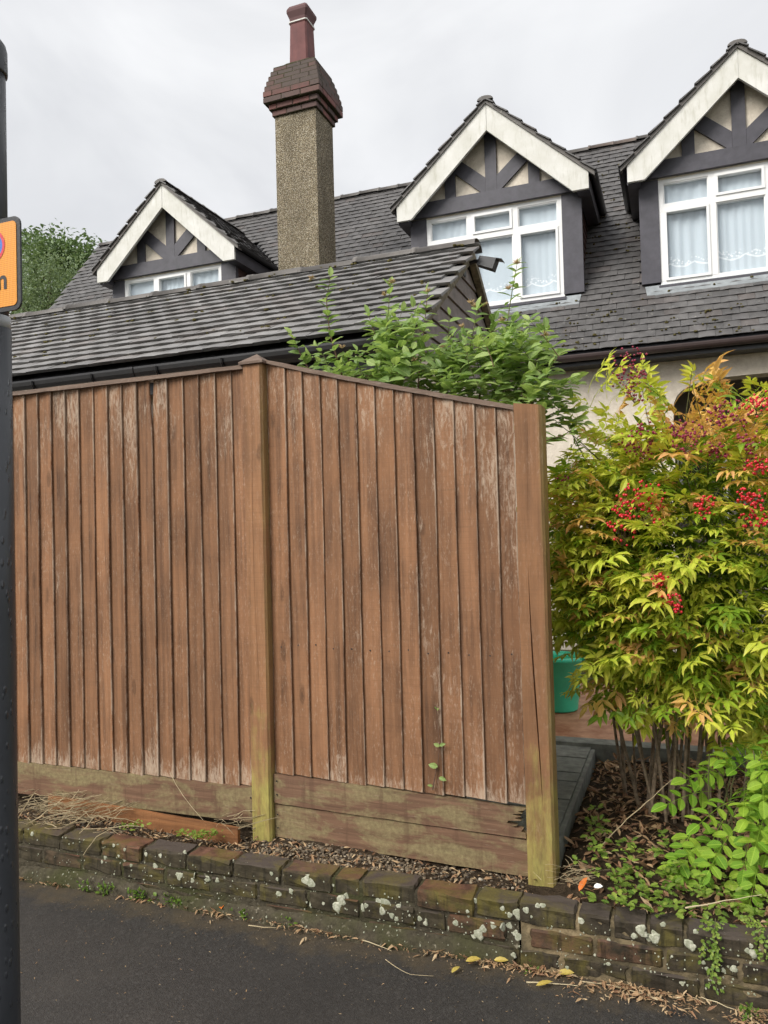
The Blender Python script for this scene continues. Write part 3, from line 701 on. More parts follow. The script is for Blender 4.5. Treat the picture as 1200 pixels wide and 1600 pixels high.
    ap.add([(uc-1.02, a0-.005, slopept(a0)+.062), (uc+1.02, a0-.005, slopept(a0)+.062), (uc+1.0, a0-.10, slopept(a0-.1)+.058), (uc-1.0, a0-.10, slopept(a0-.1)+.058),
            (uc-1.0, a0-.10, slopept(a0-.1)+.04), (uc+1.0, a0-.10, slopept(a0-.1)+.04), (uc+1.02, a0+.06, slopept(a0)+.075), (uc-1.02, a0+.06, slopept(a0)+.075)],
           [(3, 2, 1, 0), (4, 5, 2, 3), (0, 1, 6, 7)])
    ap.build('lead_apron', 'lead', d)
    return W0, W1, B0, B1
wins = [dormer(*q) for q in DORM]
CL = ['white net curtains in the far small dormer window left of the chimney', 'white net curtains with lace hem in the dormer window right of the garage gable', 'white net curtains with lace hem in the dormer window at the right edge']
for (W0, W1, B0, B1), lb in zip(wins, CL):
    b = smooth(MB()); nx_ = 240; V = []; gaps = random.random()*6
    for zz in (B0+.062, B0+.3, B0+.8, B1-.05):
        for i in range(nx_+1):
            x = W0+.03 + (W1-W0-.06)*i/nx_
            amp = .0045 + .004*math.sin(x*3.1+gaps)
            y = 9.245 + (.09 if zz < B0+.1 else 0)*0 + amp*math.sin(x*62 + 2.3*math.sin(x*7+gaps) + .5*zz) + .006*math.sin(x*17+gaps+zz*.6)
            V.append((x, y, zz))
    F = [(j*(nx_+1)+i, j*(nx_+1)+i+1, (j+1)*(nx_+1)+i+1, (j+1)*(nx_+1)+i) for j in range(3) for i in range(nx_)]
    tag(b.add(V, F).build('net_curtain', 'net_fabric'), lb, 'curtain', 'net curtains in the dormer windows')
# ---- chimney
CU0, CU1, CN0, CN1, CT = -4.60, -4.03, 8.50, 9.0, 6.83
sh = MB(); sh.box(CU0, CU1, CN0, CN1, 0, CT)
chim = sh.build('chimney', 'pebbledash', house)
tag(chim, 'pebbledashed chimney shaft with corbelled red brick head')
bvars = []
def brick_meshes(L, D, H, m, jit=.003, bev=.006, n=4):
    out = []
    for k in range(n):
        bm = bmesh.new(); bmesh.ops.create_cube(bm, size=1.); bmesh.ops.scale(bm, vec=(L, D, H), verts=bm.verts)
        bmesh.ops.bevel(bm, geom=bm.edges[:], offset=bev, segments=1, affect='EDGES')
        if jit > .002:
            bmesh.ops.subdivide_edges(bm, edges=[e for e in bm.edges if e.calc_length() > .03], cuts=2, use_grid_fill=True)
        for v in bm.verts: v.co += Vector((U(-jit, jit), U(-jit, jit), U(-jit, jit)))*(1.7 if random.random() < .12 else .7)
        me = bpy.data.meshes.new('brick'); bm.to_mesh(me); bm.free(); me.materials.append(MAT[m]); out.append(me)
    return out
cb = brick_meshes(1, 1, 1, 'red_brick', 0, .04)
core = MB()
z = CT
for k, (off, h) in enumerate([(.03, .072), (.06, .072), (.11, .075), (.11, .075), (.098, .068), (.08, .068), (.06, .068), (.038, .066), (.012, .064)]):
    x0, x1, y0, y1 = CU0-off, CU1+off, CN0-off, CN1+off
    core.box(x0+.008, x1-.008, y0+.008, y1-.008, z, z+h+.001*k)
    nb = 3
    for side in range(2):
        Lx = x1-x0; y = y0+.051 if side == 0 else y1-.051
        st = .5 if k % 2 else 0.
        cuts = [0] + [(i+st if st else i)/nb for i in range(1 if not st else 0, nb)] + [1]
        for a, b_ in zip(cuts[:-1], cuts[1:]):
            M = Matrix.Translation((x0+Lx*(a+b_)/2, y + (U(-.003, .003)), z+h/2)) @ Matrix.Diagonal((Lx*(b_-a)-.009, .1, h-.009, 1))
            place('brick', random.choice(cb), M, chim)
        Ly = y1-y0-.21; x = x0+.051 if side == 0 else x1-.051
        cuts = [0, .5, 1] if k % 2 else [0, .25, .75, 1]
        for a, b_ in zip(cuts[:-1], cuts[1:]):
            M = Matrix.Translation((x + U(-.003, .003), y0+.105+Ly*(a+b_)/2, z+h/2)) @ Matrix.Diagonal((.1, Ly*(b_-a)-.009, h-.009, 1))
            place('brick', random.choice(cb), M, chim)
    z += h
ctop = z
core.add([(CU0+.02, CN0+.02, z), (CU1-.02, CN0+.02, z), (CU1-.02, CN1-.02, z), (CU0+.02, CN1-.02, z), (CU0+.13, CN0+.10, z+.09), (CU1-.13, CN0+.10, z+.09), (CU1-.13, CN1-.10, z+.09), (CU0+.13, CN1-.10, z+.09)],
         [(0, 1, 5, 4), (1, 2, 6, 5), (2, 3, 7, 6), (3, 0, 4, 7), (4, 5, 6, 7)])
core.build('flaunching', 'footing', chim)
pot = MB(); cx, cy = (CU0+CU1)/2, (CN0+CN1)/2
def sqrings(b, prof):
    V = []
    for hw, hd, zz in prof:
        c_ = .02
        V += [(cx-hw+c_, cy-hd, zz), (cx+hw-c_, cy-hd, zz), (cx+hw, cy-hd+c_, zz), (cx+hw, cy+hd-c_, zz), (cx+hw-c_, cy+hd, zz), (cx-hw+c_, cy+hd, zz), (cx-hw, cy+hd-c_, zz), (cx-hw, cy-hd+c_, zz)]
    n = len(prof); F = [(i*8+k, i*8+(k+1) % 8, (i+1)*8+(k+1) % 8, (i+1)*8+k) for i in range(n-1) for k in range(8)] + [tuple(range((n-1)*8, n*8))]
    return b.add(V, F)
z0 = ctop + .03
sqrings(pot, [(.132, .132, z0), (.118, .118, z0+.57), (.126, .126, z0+.58), (.126, .126, z0+.615), (.120, .120, z0+.62), (.124, .124, z0+.65), (.150, .150, z0+.72), (.150, .150, z0+.755), (.128, .128, z0+.795), (.09, .09, z0+.80), (.09, .09, z0+.68)]).build('chimney_pot', 'clay_pot', chim)
bd = MB(); sqrings(bd, [(.127, .127, z0+.585), (.131, .131, z0+.587), (.131, .131, z0+.602), (.127, .127, z0+.604)]); bd.build('pot_band', 'barge_paint', chim)

# ------------------------------------------------------------------ garage
GE_N, GE_Z = 3.82, 2.60; GA_U, GA_N, GA_Z = -1.29, 5.226, 3.525; GU0 = -8.0
TG = math.atan2(GA_Z-GE_Z, GA_N-GE_N)
garage = thing('garage', (-4.6, 5.2, 0), 'low garage with grey tiled roof and dark boarded gable just behind the fence', 'garage')
MB().box(GU0, GA_U-.08, GE_N+.22, GE_N+.34, 0, GE_Z-.03).build('wall', 'cream_render', garage)
gr = MB().add([(GU0, GE_N, GE_Z-.01), (GA_U, GE_N, GE_Z-.01), (GA_U, GA_N, GA_Z-.01), (GU0, GA_N, GA_Z-.01), (GA_U, 2*GA_N-GE_N, GE_Z), (GU0, 2*GA_N-GE_N, GE_Z)], [(0, 1, 2, 3), (3, 2, 4, 5)]).build('roof', 'room_dark', garage)
GUP = Vector((0, math.cos(TG), math.sin(TG))); GNV = Vector((0, -math.sin(TG), math.cos(TG)))
gl_ = math.hypot(GA_N-GE_N, GA_Z-GE_Z)
cover(Vector((GU0-.02, GE_N-.015, GE_Z)), Vector((1, 0, 0)), GUP, GNV, GA_U-GU0+.02, gl_-.06, gl_/14.6, .168, .022, 'garage_tile', gr, lambda p: p.x < GA_U+.02, 300, stuffname='far_tiles', jt=.4)
ridge_run((GU0, GA_N, GA_Z-.01), (GA_U+.03, GA_N, GA_Z-.01), .105, .45, 'ridge_tile', gr, .62)
MB().prismx(gutter_poly(GE_N-.025, GE_Z-.035, .058), GU0, GA_U-.02).build('gutter', 'fascia_black', garage)
MB().box(GU0, GA_U-.03, GE_N+.045, GE_N+.07, GE_Z-.17, GE_Z-.015).build('fascia', 'fascia_black', garage)
for x in (-2.4, -2.85, -3.33, -3.80, -4.26):
    b = MB(); pts = [(x, GE_N-.025 + .066*math.cos(math.pi*(1+k/8)), GE_Z-.035 + .066*math.sin(math.pi*(1+k/8))) for k in range(9)]
    b.tube(pts, .008, 5); b.build('gutter_bracket', 'fascia_black', garage)
MB().prismx(gutter_poly(GE_N-.025, GE_Z-.035, .064), -3.12, -3.02).build('gutter_joint', 'fascia_black', garage)
# boarded gable, one board above the other
gz = GE_Z - .02; k = 0
xg = GA_U - .06
while gz < GA_Z - .12:
    z1 = min(gz + .118, GA_Z-.09)
    def half(zz): return (GA_Z-.075-zz)/math.tan(TG)
    h0, h1 = half(gz), half(z1-.004)
    b = MB(); xo, xi = xg+.022, xg+.010
    b.add([(xo, GA_N-h0, gz), (xo, GA_N+h0, gz), (xi, GA_N+h1, z1-.006), (xi, GA_N-h1, z1-.006), (xg-.01, GA_N-h0, gz), (xg-.01, GA_N+h0, gz), (xg-.01, GA_N+h1, z1-.006), (xg-.01, GA_N-h1, z1-.006)],
          [(0, 1, 2, 3), (4, 7, 6, 5), (0, 4, 5, 1), (3, 2, 6, 7), (0, 3, 7, 4), (1, 5, 6, 2)])
    b.build('gable_board', 'gable_paint', garage); gz = z1; k += 1
MB().add([(xg-.02, GE_N+.1, GE_Z-.1), (xg-.02, 2*GA_N-GE_N-.1, GE_Z-.1), (xg-.02, GA_N, GA_Z-.05)], [(0, 1, 2)]).build('gable_backing', 'fascia_black', garage)
MB().box(xg-.12, xg, GE_N+.225, 2*GA_N-GE_N-.2, 0, GE_Z-.04).build('end_wall', 'cream_render', garage)
for s in (-1, 1):
    q = [(GA_N, GA_Z-.015), (GA_N, GA_Z-.075), (GA_N+s*(GA_N-GE_N+.02), GE_Z-.085), (GA_N+s*(GA_N-GE_N+.02), GE_Z-.02)]
    b = MB(); b.prismx(q, xg+.024, GA_U+.012); b.build('verge', 'verge_mortar', garage)
# small floodlight on the gable
fl = thing('floodlight', (GA_U+.05, GA_N-.1, 3.25), 'small black floodlight on an arm at the top of the garage gable', 'floodlight')
b = MB(); b.tube([(xg+.02, GA_N-.12, 3.37), (GA_U+.05, GA_N-.14, 3.38), (GA_U+.09, GA_N-.15, 3.37)], .014, 6); b.build('arm', 'black_plastic', fl)
b = MB(); b.box(xg+.018, xg+.03, GA_N-.17, GA_N-.08, 3.30, 3.40); b.build('wall_plate', 'black_plastic', fl)
hd = MB(); hm = Matrix.Translation((GA_U+.14, GA_N-.16, 3.345)) @ Matrix.Rotation(R(22), 4, 'Y')
hd.add([hm @ Vector(v) for v in [(-.06, -.035, -.03), (.06, -.045, -.035), (.06, .045, -.035), (-.06, .035, -.03), (-.06, -.035, .03), (.06, -.045, .04), (.06, .045, .04), (-.06, .035, .03), (.10, -.045, .043), (.10, .045, .043), (.10, .045, .036), (.10, -.045, .036)]],
       [(0, 3, 2, 1), (4, 5, 6, 7), (0, 1, 5, 4), (2, 3, 7, 6), (3, 0, 4, 7), (1, 2, 6, 5), (5, 8, 9, 6), (11, 10, 9, 8)])
hd.build('lamp_head', 'black_plastic', fl)

# ------------------------------------------------------------------ low brick wall
def atz(x, y, z):
    v = FW + RT*((x-600)/FPX) - UP*((y-800)/FPX); return EYE + v*((z-EYE.z)/v.z)
def soilz(x, y):
    z = .165 + .03*min(1, (y-2.8)*1.4) + .012*math.sin(x*5.1+y*3)
    return z + (.035*min(1, max(0, (y-2.85)*3)) if x > -.45 else 0)
WT = .215
WLb = thing('brick_wall', (-2.3, 2.8, 0), 'low mossy brick wall under the fence, spotted with pale lichen', 'wall')
WRb = thing('brick_wall', (.6, 2.8, 0), 'low dark brick wall with sandy joints below the red-berried bush', 'wall')
def wall_run(parent, x0, x1, yf, m, mm, courses, skew, ztop):
    bl = brick_meshes(.215, .103, .066, m, .0042, .007, 7)
    for ci, (zt, off, pd) in enumerate(courses):
        x = x0 - off
        while x < x1 - .03:
            L = .215 if random.random() > .12 else .105
            xe = min(x+L, x1)
            if xe - max(x, x0) > .05:
                xs = max(x, x0); c = (xs+xe)/2
                yaw = random.gauss(0, skew); dy = random.gauss(0, .004) if ci == 0 else random.gauss(0, .002)
                M = Matrix.Translation((c, yf + pd + .0515 + dy, zt-.033 + (random.gauss(0, .0025) if ci == 0 else 0))) @ Matrix.Rotation(R(yaw), 4, 'Z') @ Matrix.Rotation(R(random.gauss(0, skew*.7)), 4, 'X') @ Matrix.Rotation(R(random.gauss(0, skew*.6)), 4, 'Y') @ Matrix.Diagonal(((xe-xs)/.215, 1, 1, 1))
                place('brick', random.choice(bl), M, parent)
            x += L + .011
    # mortar bed set back between the bricks
    b = MB(); n = 60; rows = [(-.05, yf+.004), (.06, yf+.005), (.10, yf+.005), (ztop-.030, yf+.006), (ztop-.010, yf+.012), (ztop-.007, yf+.095)]; V = []
    for z_, y_ in rows:
        for i in range(n+1): V.append((x0+.004+(x1-x0-.008)*i/n, y_+U(-.003, .003), z_+U(-.003, .003)))
    F = [(j*(n+1)+i, j*(n+1)+i+1, (j+1)*(n+1)+i+1, (j+1)*(n+1)+i) for j in range(len(rows)-1) for i in range(n)]
    b.add(V, F).build('mortar', mm, parent)
wall_run(WLb, -4.2, -.578, 2.745, 'old_brick', 'footing', [(WT, .04, -.004), (WT-.076, .15, 0.), (WT-.152, .02, .004)], .9, WT)
wall_run(WRb, -.576, 2.2, 2.730, 'dark_brick', 'mortar', [(WT+.003, .02, 0.), (WT-.073, .19, 0.), (WT-.149, .08, 0.)], .35, WT+.003)
# cement fillet along the foot of the older wall
b = smooth(MB()); n = 120; V = []
for z_, y_ in ((-.02, 2.715), (.012, 2.716), (.040, 2.728), (.054, 2.742)):
    for i in range(n+1):
        x = -4.2 + 3.6*i/n; V.append((x, y_ + .006*math.sin(x*7) + U(-.003, .003), z_*(1+.18*math.sin(x*4.3)) + U(-.004, .004)))
F = [(j*(n+1)+i, j*(n+1)+i+1, (j+1)*(n+1)+i+1, (j+1)*(n+1)+i) for j in range(3) for i in range(n)]
b.add(V, F).build('cement_fillet', 'footing', WLb)
# lichen rosettes on the brick faces
bpy.context.view_layer.update(); dg = bpy.context.evaluated_depsgraph_get()
LI = [(51,1303,4),(178,1321,3),(201,1319,5),(196,1327,3),(228,1335,4),(163,1341,4),(159,1347,3),(186,1337,3),(193,1344,4),(206,1352,3),(241,1355,6),(250,1337,4),(281,1369,7),(304,1367,5),(301,1376,4),(324,1374,5),(339,1376,4),(286,1334,4),(362,1348,3),(425,1364,4),(434,1373,3),(436,1395,6),(455,1392,4),(478,1376,9),(487,1381,8),(401,1375,3),(534,1406,8),(527,1416,8),(540,1401,5),(484,1413,4),(506,1411,3),(565,1419,6),(572,1415,4),(601,1412,9),(590,1410,6),(597,1424,6),(612,1430,5),(619,1436,4),(623,1417,4),(656,1436,4),(665,1443,4),(742,1410,4),(712,1442,5),(755,1451,6),(748,1459,8),(740,1462,5),(771,1446,5),(787,1447,6),(795,1448,5),(805,1460,5),(809,1466,6),(809,1427,7),(823,1419,5),(841,1414,4),(849,1414,4),(797,1429,4),(785,1419,4),(731,1423,3),(803,1491,4),(897,1421,4),(905,1425,4),(909,1437,5),(996,1436,4),(1002,1450,7),(1007,1456,5),(1014,1463,6),(1024,1463,7),(1022,1455,4),(1036,1444,4),(1076,1470,6),(1082,1475,5),(1087,1454,4),(991,1459,4),(1176,1485,6),(1167,1481,4),(1173,1474,3),(1146,1510,5),(1130,1512,3),(1104,1510,3),(1099,1500,3),(951,1467,3),(1066,1532,4),(887,1509,3),(951,1504,3),(375,1445,3),(350,1372,2),(520,1385,2),(640,1430,2),(700,1450,3),(930,1490,2),(1050,1490,2)]
for q in range(420): LI.append((U(40, 1190), None, U(.5, 1.5)*(1.5 if random.random() < .12 else 1)))
lb_ = {WLb.name: MB(), WRb.name: MB()}
for x_, y_, r_ in LI:
    if y_ is None:
        y_ = 1285 + .185*x_ + U(0, 75) - (x_/1200)**2*25
    p = at(x_, y_, 2.745); p.y = 2.6
    ok, loc, nr, idx, ob, mw = scene.ray_cast(dg, p, Vector((0, 1, 0)), distance=.25)
    if not ok or ob.name.split('.')[0] not in ('brick', 'mortar', 'cement_fillet'): continue
    rr = r_*2.9/1200*1.05
    # a few sit on the tops too
    fm_ = frame((U(-.2, .2), 0, 1), nr); n = 11; ph = U(0, 6); nr = Vector((0, -1, .05)).normalized(); V = [loc + nr*.0022]
    wob = [1+.22*math.sin(3*k/n*6.28+ph)*U(.3, 1) + U(-.1, .1) for k in range(n)]
    V += [loc + fm_ @ Vector((math.cos(6.283*k/n)*rr*.72*wob[k], math.sin(6.283*k/n)*rr*.78*wob[k], .0016)) for k in range(n)]
    V += [loc + fm_ @ Vector((math.cos(6.283*k/n)*rr*wob[k], math.sin(6.283*k/n)*rr*1.08*wob[k], -.0015)) for k in range(n)]
    F = [(0, 1+k, 1+(k+1) % n) for k in range(n)] + [(1+k, 1+n+k, 1+n+(k+1) % n, 1+(k+1) % n) for k in range(n)]
    lb_[WLb.name if loc.x < -.572 else WRb.name].add(V, F, U(.1, 1))
for par in (WLb, WRb): tag(lb_[par.name].build('lichen', 'lichen', par), kind='stuff')

# ------------------------------------------------------------------ fence
def board_mb(x0, x1, yf, zb, zt0, zt1, warp=True, top_l=0., top_r=0., th=1.):
    b = MB(); n = 16; V = []; p1, p2, p3 = U(0, 6), U(0, 6), U(0, 6); a1, a2 = U(.0004, .0018), U(.0, .002)
    jb = U(-.004, .005)
    for i in range(n+1):
        t = i/n; k_ = lambda zt: zb + jb + (zt - zb - jb)*t
        z_ = zb + (zt0-zb)*t
        g_l = top_l*max(0, (t-.84)/.16)**1.1; g_r = top_r*max(0, (t-.84)/.16)**1.1
        wl_ = a1*math.sin(5*t+p1) + U(-.0006, .0006); wr = a1*math.sin(7*t+p2) + U(-.0009, .0009); wy = a2*math.sin(4*t+p3)
        xa, xb = x0 + wl_ + g_l, x1 + wr - g_r
        ya, yb = yf(x0), yf(x1); ym = (ya+yb)/2
        za, zc = k_(zt0), k_(zt1); zm = (za+zc)/2
        V += [(xa, ya-.004-wy*.4, za), ((xa+xb)/2, ym-.004-.0065*th-wy*.6+U(-.0006, .0006), zm), (xb-.003, yb-.004-.0128*th-wy, zc), (xb, yb-.004-.0110*th-wy, zc), (xb-.002, yb-.0065-wy, zc), (xa, ya, za)]
    F = [(i*6+k, i*6+(k+1) % 6, (i+1)*6+(k+1) % 6, (i+1)*6+k) for i in range(n) for k in range(6)] + [(5, 4, 3, 2, 1, 0), tuple(n*6+k for k in range(6))]
    return b.add(V, F)
LP = thing('closeboard_fence', (-2.78, 3.10, .2), 'left brown closeboard fence panel with level top between signpost and capped post', 'fence')
RP = thing('closeboard_fence', (-1.17, 3.08, .2), 'right brown closeboard fence panel with sloping top and peeling paint', 'fence')
yl = lambda x: 3.105
p_ = .0905; x = -1.858 - p_*20
for i in range(20):
    tl = tr = 0.
    xr = x + p_ + .014
    if abs(xr - (-2.35)) < .046: tr = .016
    if abs(x - (-2.365)) < .046: tl = .020
    board_mb(x, xr if i < 19 else x+p_+.002, yl, .398, 2.322, 2.322, True, tl, tr, U(1.0, 1.35)).build('board', 'fence_board', LP); x += p_
yr = lambda x: 3.105 - .043*(x+1.75)
def rtop(x): t = (x+1.75)/1.15; return 2.345 - .315*t - .03*t*(1-t)
n = 13; p_ = (1.752-.602)/n; x = -1.752
for i in range(n):
    xr = x + p_ + (.014 if i < n-1 else 0)
    board_mb(x, xr, yr, .470 - .012*i/n, rtop(x)-.006, rtop(xr)-.006, th=U(.85, 1.3)).build('board', 'fence_board', RP); x += p_
def xboard(x0, x1, yf, t, zt, zb, name, m, parent, jag=False, sag=.004):
    # a long board with slightly uneven edges; jag gives a rotted right-hand end
    nx_ = 22; top = []; bot = []
    for i in range(nx_+1):
        xx = x0+(x1-x0)*i/nx_; s_ = sag*math.sin(math.pi*i/nx_)
        top.append((xx, zt(xx)+s_*.5+U(-.0012, .0012))); bot.append((xx, zb(xx)-s_*.3+U(-.0012, .0012)))
    if jag:
        za, zb_ = top[-1][1], bot[-1][1]; h = za-zb_; e = []
        for f_, dx in ((.02, -.002), (.10, -.03), (.15, -.012), (.22, -.055), (.27, -.02), (.34, -.045), (.40, -.018), (.46, -.07), (.55, -.075), (.60, -.035), (.66, -.06), (.70, -.012), (.78, -.02), (.84, 0.)):
            e.append((x1+dx, za-h*f_))
        outline = bot + e[::-1] + top[::-1]
    else: outline = bot + top[::-1]
    n_ = len(outline); V = [(a, yf(a)-t, c) for a, c in outline] + [(a, yf(a), c) for a, c in outline]
    b = MB()
    if not jag:
        m_ = nx_+1
        F = [(i, i+1, n_-2-i, n_-1-i) for i in range(nx_)] + [(i+n_, n_*2-1-i, n_*2-2-i, i+1+n_) for i in range(nx_)]
    else: F = [tuple(range(n_)), tuple(reversed(range(n_, 2*n_)))]
    F += [(i, i+n_, (i+1) % n_ + n_, (i+1) % n_) for i in range(n_)]
    return b.add(V, F).build(name, m, parent)
xboard(-3.70, -1.858, lambda x: 3.112, .026, lambda x: .396, lambda x: .236, 'gravel_board', 'gravel_board', LP)
xboard(-1.753, -.603, lambda x: yr(x)+.008, .030, lambda x: .468-.020*(x+1.75), lambda x: .339-.006*(x+1.75), 'gravel_board', 'gravel_board', RP, jag=True)
xboard(-1.753, -.600, lambda x: yr(x)+.010, .025, lambda x: .331-.006*(x+1.75), lambda x: .186-.004*(x+1.75), 'gravel_board', 'gravel_board', RP)
xboard(-3.70, -1.858, lambda x: 3.135, .068, lambda x: 2.340, lambda x: 2.322, 'capping', 'capping', LP, sag=.003)
xboard(-1.753, -.60, lambda x: yr(x)+.03, .056, lambda x: rtop(x)+.012, lambda x: rtop(x)-.007, 'capping', 'capping', RP, sag=.001)
for z_ in (.62, 1.35, 2.05):       # arris rails behind the boards
    MB().box(-3.70, -1.858, 3.107, 3.16, z_, z_+.06).build('rail', 'fence_post', LP)
    if z_ < 2: MB().add([(-1.75, 3.107, z_), (-.60, 3.057, z_), (-.60, 3.11, z_), (-1.75, 3.16, z_), (-1.75, 3.107, z_+.06), (-.60, 3.057, z_+.06), (-.60, 3.11, z_+.06), (-1.75, 3.16, z_+.06)],
                        [(0, 3, 2, 1), (4, 5, 6, 7), (0, 1, 5, 4), (1, 2, 6, 5), (2, 3, 7, 6), (3, 0, 4, 7)]).build('rail', 'fence_post', RP)
# nail heads in the boards of the right panel and the gravel boards
def nail(p, parent, d=Vector((0, -1, 0))):
    b = MB(); b.tube([p, p+d*.003], .0035, 6); b.build('nail', 'fascia_black', parent)
x = -1.752
for i in range(13):
    nail(Vector((x+.05, yr(x+.05)-.0095, 1.05+U(-.01, .01))), RP); x += p_
for dz in (.05, .11): nail(Vector((-1.735, 3.08, .33+dz)), RP); nail(Vector((-1.735, 3.083, .18+dz)), RP); nail(Vector((-1.875, 3.085, .24+dz)), LP)
def post(name_loc, x0, x1, y0, y1, zb, ztl, ztr, crack, label):
    P = thing('fence_post', (*name_loc, zb), label, 'fence post', 'fence posts')
    b = MB(); n_ = 30; V = []
    for i in range(n_+1):
        t = i/n_; zl = zb+(ztl-zb)*t; zr = zb+(ztr-zb)*t; zz = (zl+zr)/2; w_ = .0008*math.sin(t*9)+U(-.0005, .0005)
        dp = max([d_*max(0, 1-abs((zz-zc)/hl))**.5 for zc, hl, d_ in crack]); xc = x0+(x1-x0)*(.56+.10*math.sin(2.1*t*3+.8)-.12*t)
        g_ = .0006+dp*.16
        zf = lambda xx: zl+(zr-zl)*(xx-x0)/(x1-x0)
        ch = .010
        ring = [(x0+.003+w_, y0), (xc-g_, y0+w_), (xc, y0+dp+.0002), (xc+g_, y0+w_), (x1-ch, y0-w_), (x1, y0+ch), (x1+w_, y1), (x0, y1)]
        V += [(xx, yy, zf(xx)) for xx, yy in ring]
    F = [(i*8+k, i*8+(k+1) % 8, (i+1)*8+(k+1) % 8, (i+1)*8+k) for i in range(n_) for k in range(8)] + [tuple(reversed(range(8))), tuple(n_*8+k for k in range(8))]
    b.add(V, F).build('shaft', 'fence_post', P); return P
P1 = post((-1.805, 3.11), -1.855, -1.756, 3.058, 3.158, .10, 2.335, 2.335, [(1.9, .5, .002), (.8, .5, .001)], 'brown square fence post with pyramid cap between the two fence panels')
cp = MB(); zc = 2.336
cp.add([(-1.868, 3.045, zc), (-1.742, 3.045, zc), (-1.742, 3.171, zc), (-1.868, 3.171, zc), (-1.868, 3.045, zc+.012), (-1.742, 3.045, zc+.012), (-1.742, 3.171, zc+.012), (-1.868, 3.171, zc+.012), (-1.805, 3.108, zc+.056)],
       [(0, 3, 2, 1), (0, 1, 5, 4), (1, 2, 6, 5), (2, 3, 7, 6), (3, 0, 4, 7), (4, 5, 8), (5, 6, 8), (6, 7, 8), (7, 4, 8)]).build('post_cap', 'capping', P1)
P2 = post((-.545, 3.05), -.597, -.487, 3.0, 3.105, .10, 2.045, 2.03, [(.92, .42, .016)], 'cracked fence post with yellow-green algae at its foot, at the right end')
# loose wet board lying along the foot of the left panel
tb = thing('timber_board', (-2.4, 3.0, .18), 'loose wet orange-brown timber board lying under the left fence panel', 'board')
xboard(-3.02, -1.90, lambda x: 3.04-.02*(x+2.4), .022, lambda x: .262-.028*(x+3)/1.1, lambda x: .196-.016*(x+3)/1.1 - .02, 'plank', 'wet_timber', tb, sag=.006)

# ------------------------------------------------------------------ signpost and sign
SP = thing('sign_post', (-1.572, 1.43, 0), 'tall dark painted steel signpost cut by the left edge', 'signpost')
c0 = (-1.588, 1.43, 0)
smooth(MB()).lathe([(.0475, -.02), (.0475, .5), (.0475, 1.4), (.0475, 2.082)], c0, 40).build('column', 'black_paint', SP)
smooth(MB()).lathe([(.0465, 2.083), (.0465, 2.112)], c0, 40).build('band', 'galvanised', SP)
smooth(MB()).lathe([(.042, 2.113), (.042, 2.5), (.042, 2.74)], c0, 40).build('upper_tube', 'black_paint', SP)
smooth(MB()).lathe([(.0425, 2.728), (.0465, 2.73), (.047, 2.735), (.0465, 2.790), (.043, 2.805), (.034, 2.818), (.012, 2.824)], c0, 40).build('cap', 'black_paint', SP)
sg = thing('parking_sign', (-1.515, 1.375, 2.1), 'small amber no-waiting plate with blue and red roundel on the signpost', 'sign')
def rrect(x0, x1, z0, z1, r):
    pts = []
    for cx_, cz_, a0 in ((x1-r, z0+r, -90), (x1-r, z1-r, 0), (x0+r, z1-r, 90), (x0+r, z0+r, 180)):
        for k in range(7): a = R(a0+15*k); pts.append((cx_+r*math.cos(a), cz_+r*math.sin(a)))
    return pts
MB().prism(rrect(-1.601, -1.4295, 2.098, 2.322, .020), 1.374, 1.379).build('plate', 'sign_black', sg)
MB().prism(rrect(-1.590, -1.4405, 2.109, 2.311, .012), 1.3725, 1.3738).build('face', 'amber_sheeting', sg)
def disc(r0, r1, y, m, nm):
    n_ = 48; V = []
    for r_ in (r0, r1): V += [(-1.515+r_*math.cos(6.2832*k/n_), y, 2.258+r_*math.sin(6.2832*k/n_)) for k in range(n_)]
    F = [(k, k+n_, (k+1) % n_+n_, (k+1) % n_) for k in range(n_)]
    MB().add(V, F).build(nm, m, sg)
disc(.0, .0335, 1.3720, 'sign_blue', 'roundel'); disc(.0325, .040, 1.3716, 'sign_red', 'ring')
a = R(-45); L_ = .034; h_ = .0038; ca, sa_ = math.cos(a), math.sin(a)
MB().add([(-1.515+ca*L_*i_-sa_*h_*j_, 1.3713, 2.258+sa_*L_*i_+ca*h_*j_) for i_, j_ in ((-1, -1), (1, -1), (1, 1), (-1, 1))], [(0, 1, 2, 3)]).build('slash', 'sign_red', sg)
tc_ = bpy.data.curves.new('letter', 'FONT'); tc_.body = 'm'; tc_.size = .068; tc_.extrude = .0003; tc_.offset = .0012; tc_.align_x = 'RIGHT'
to = bpy.data.objects.new('letter_curve', tc_); COL.objects.link(to); bpy.context.view_layer.update()
me = bpy.data.meshes.new_from_object(to.evaluated_get(bpy.context.evaluated_depsgraph_get())); bpy.data.objects.remove(to)
me.materials.clear(); me.materials.append(MAT['sign_black'])
place('letter', me, Matrix.Translation((-1.468, 1.3718, 2.152)) @ Matrix.Rotation(R(90), 4, 'X'), sg)

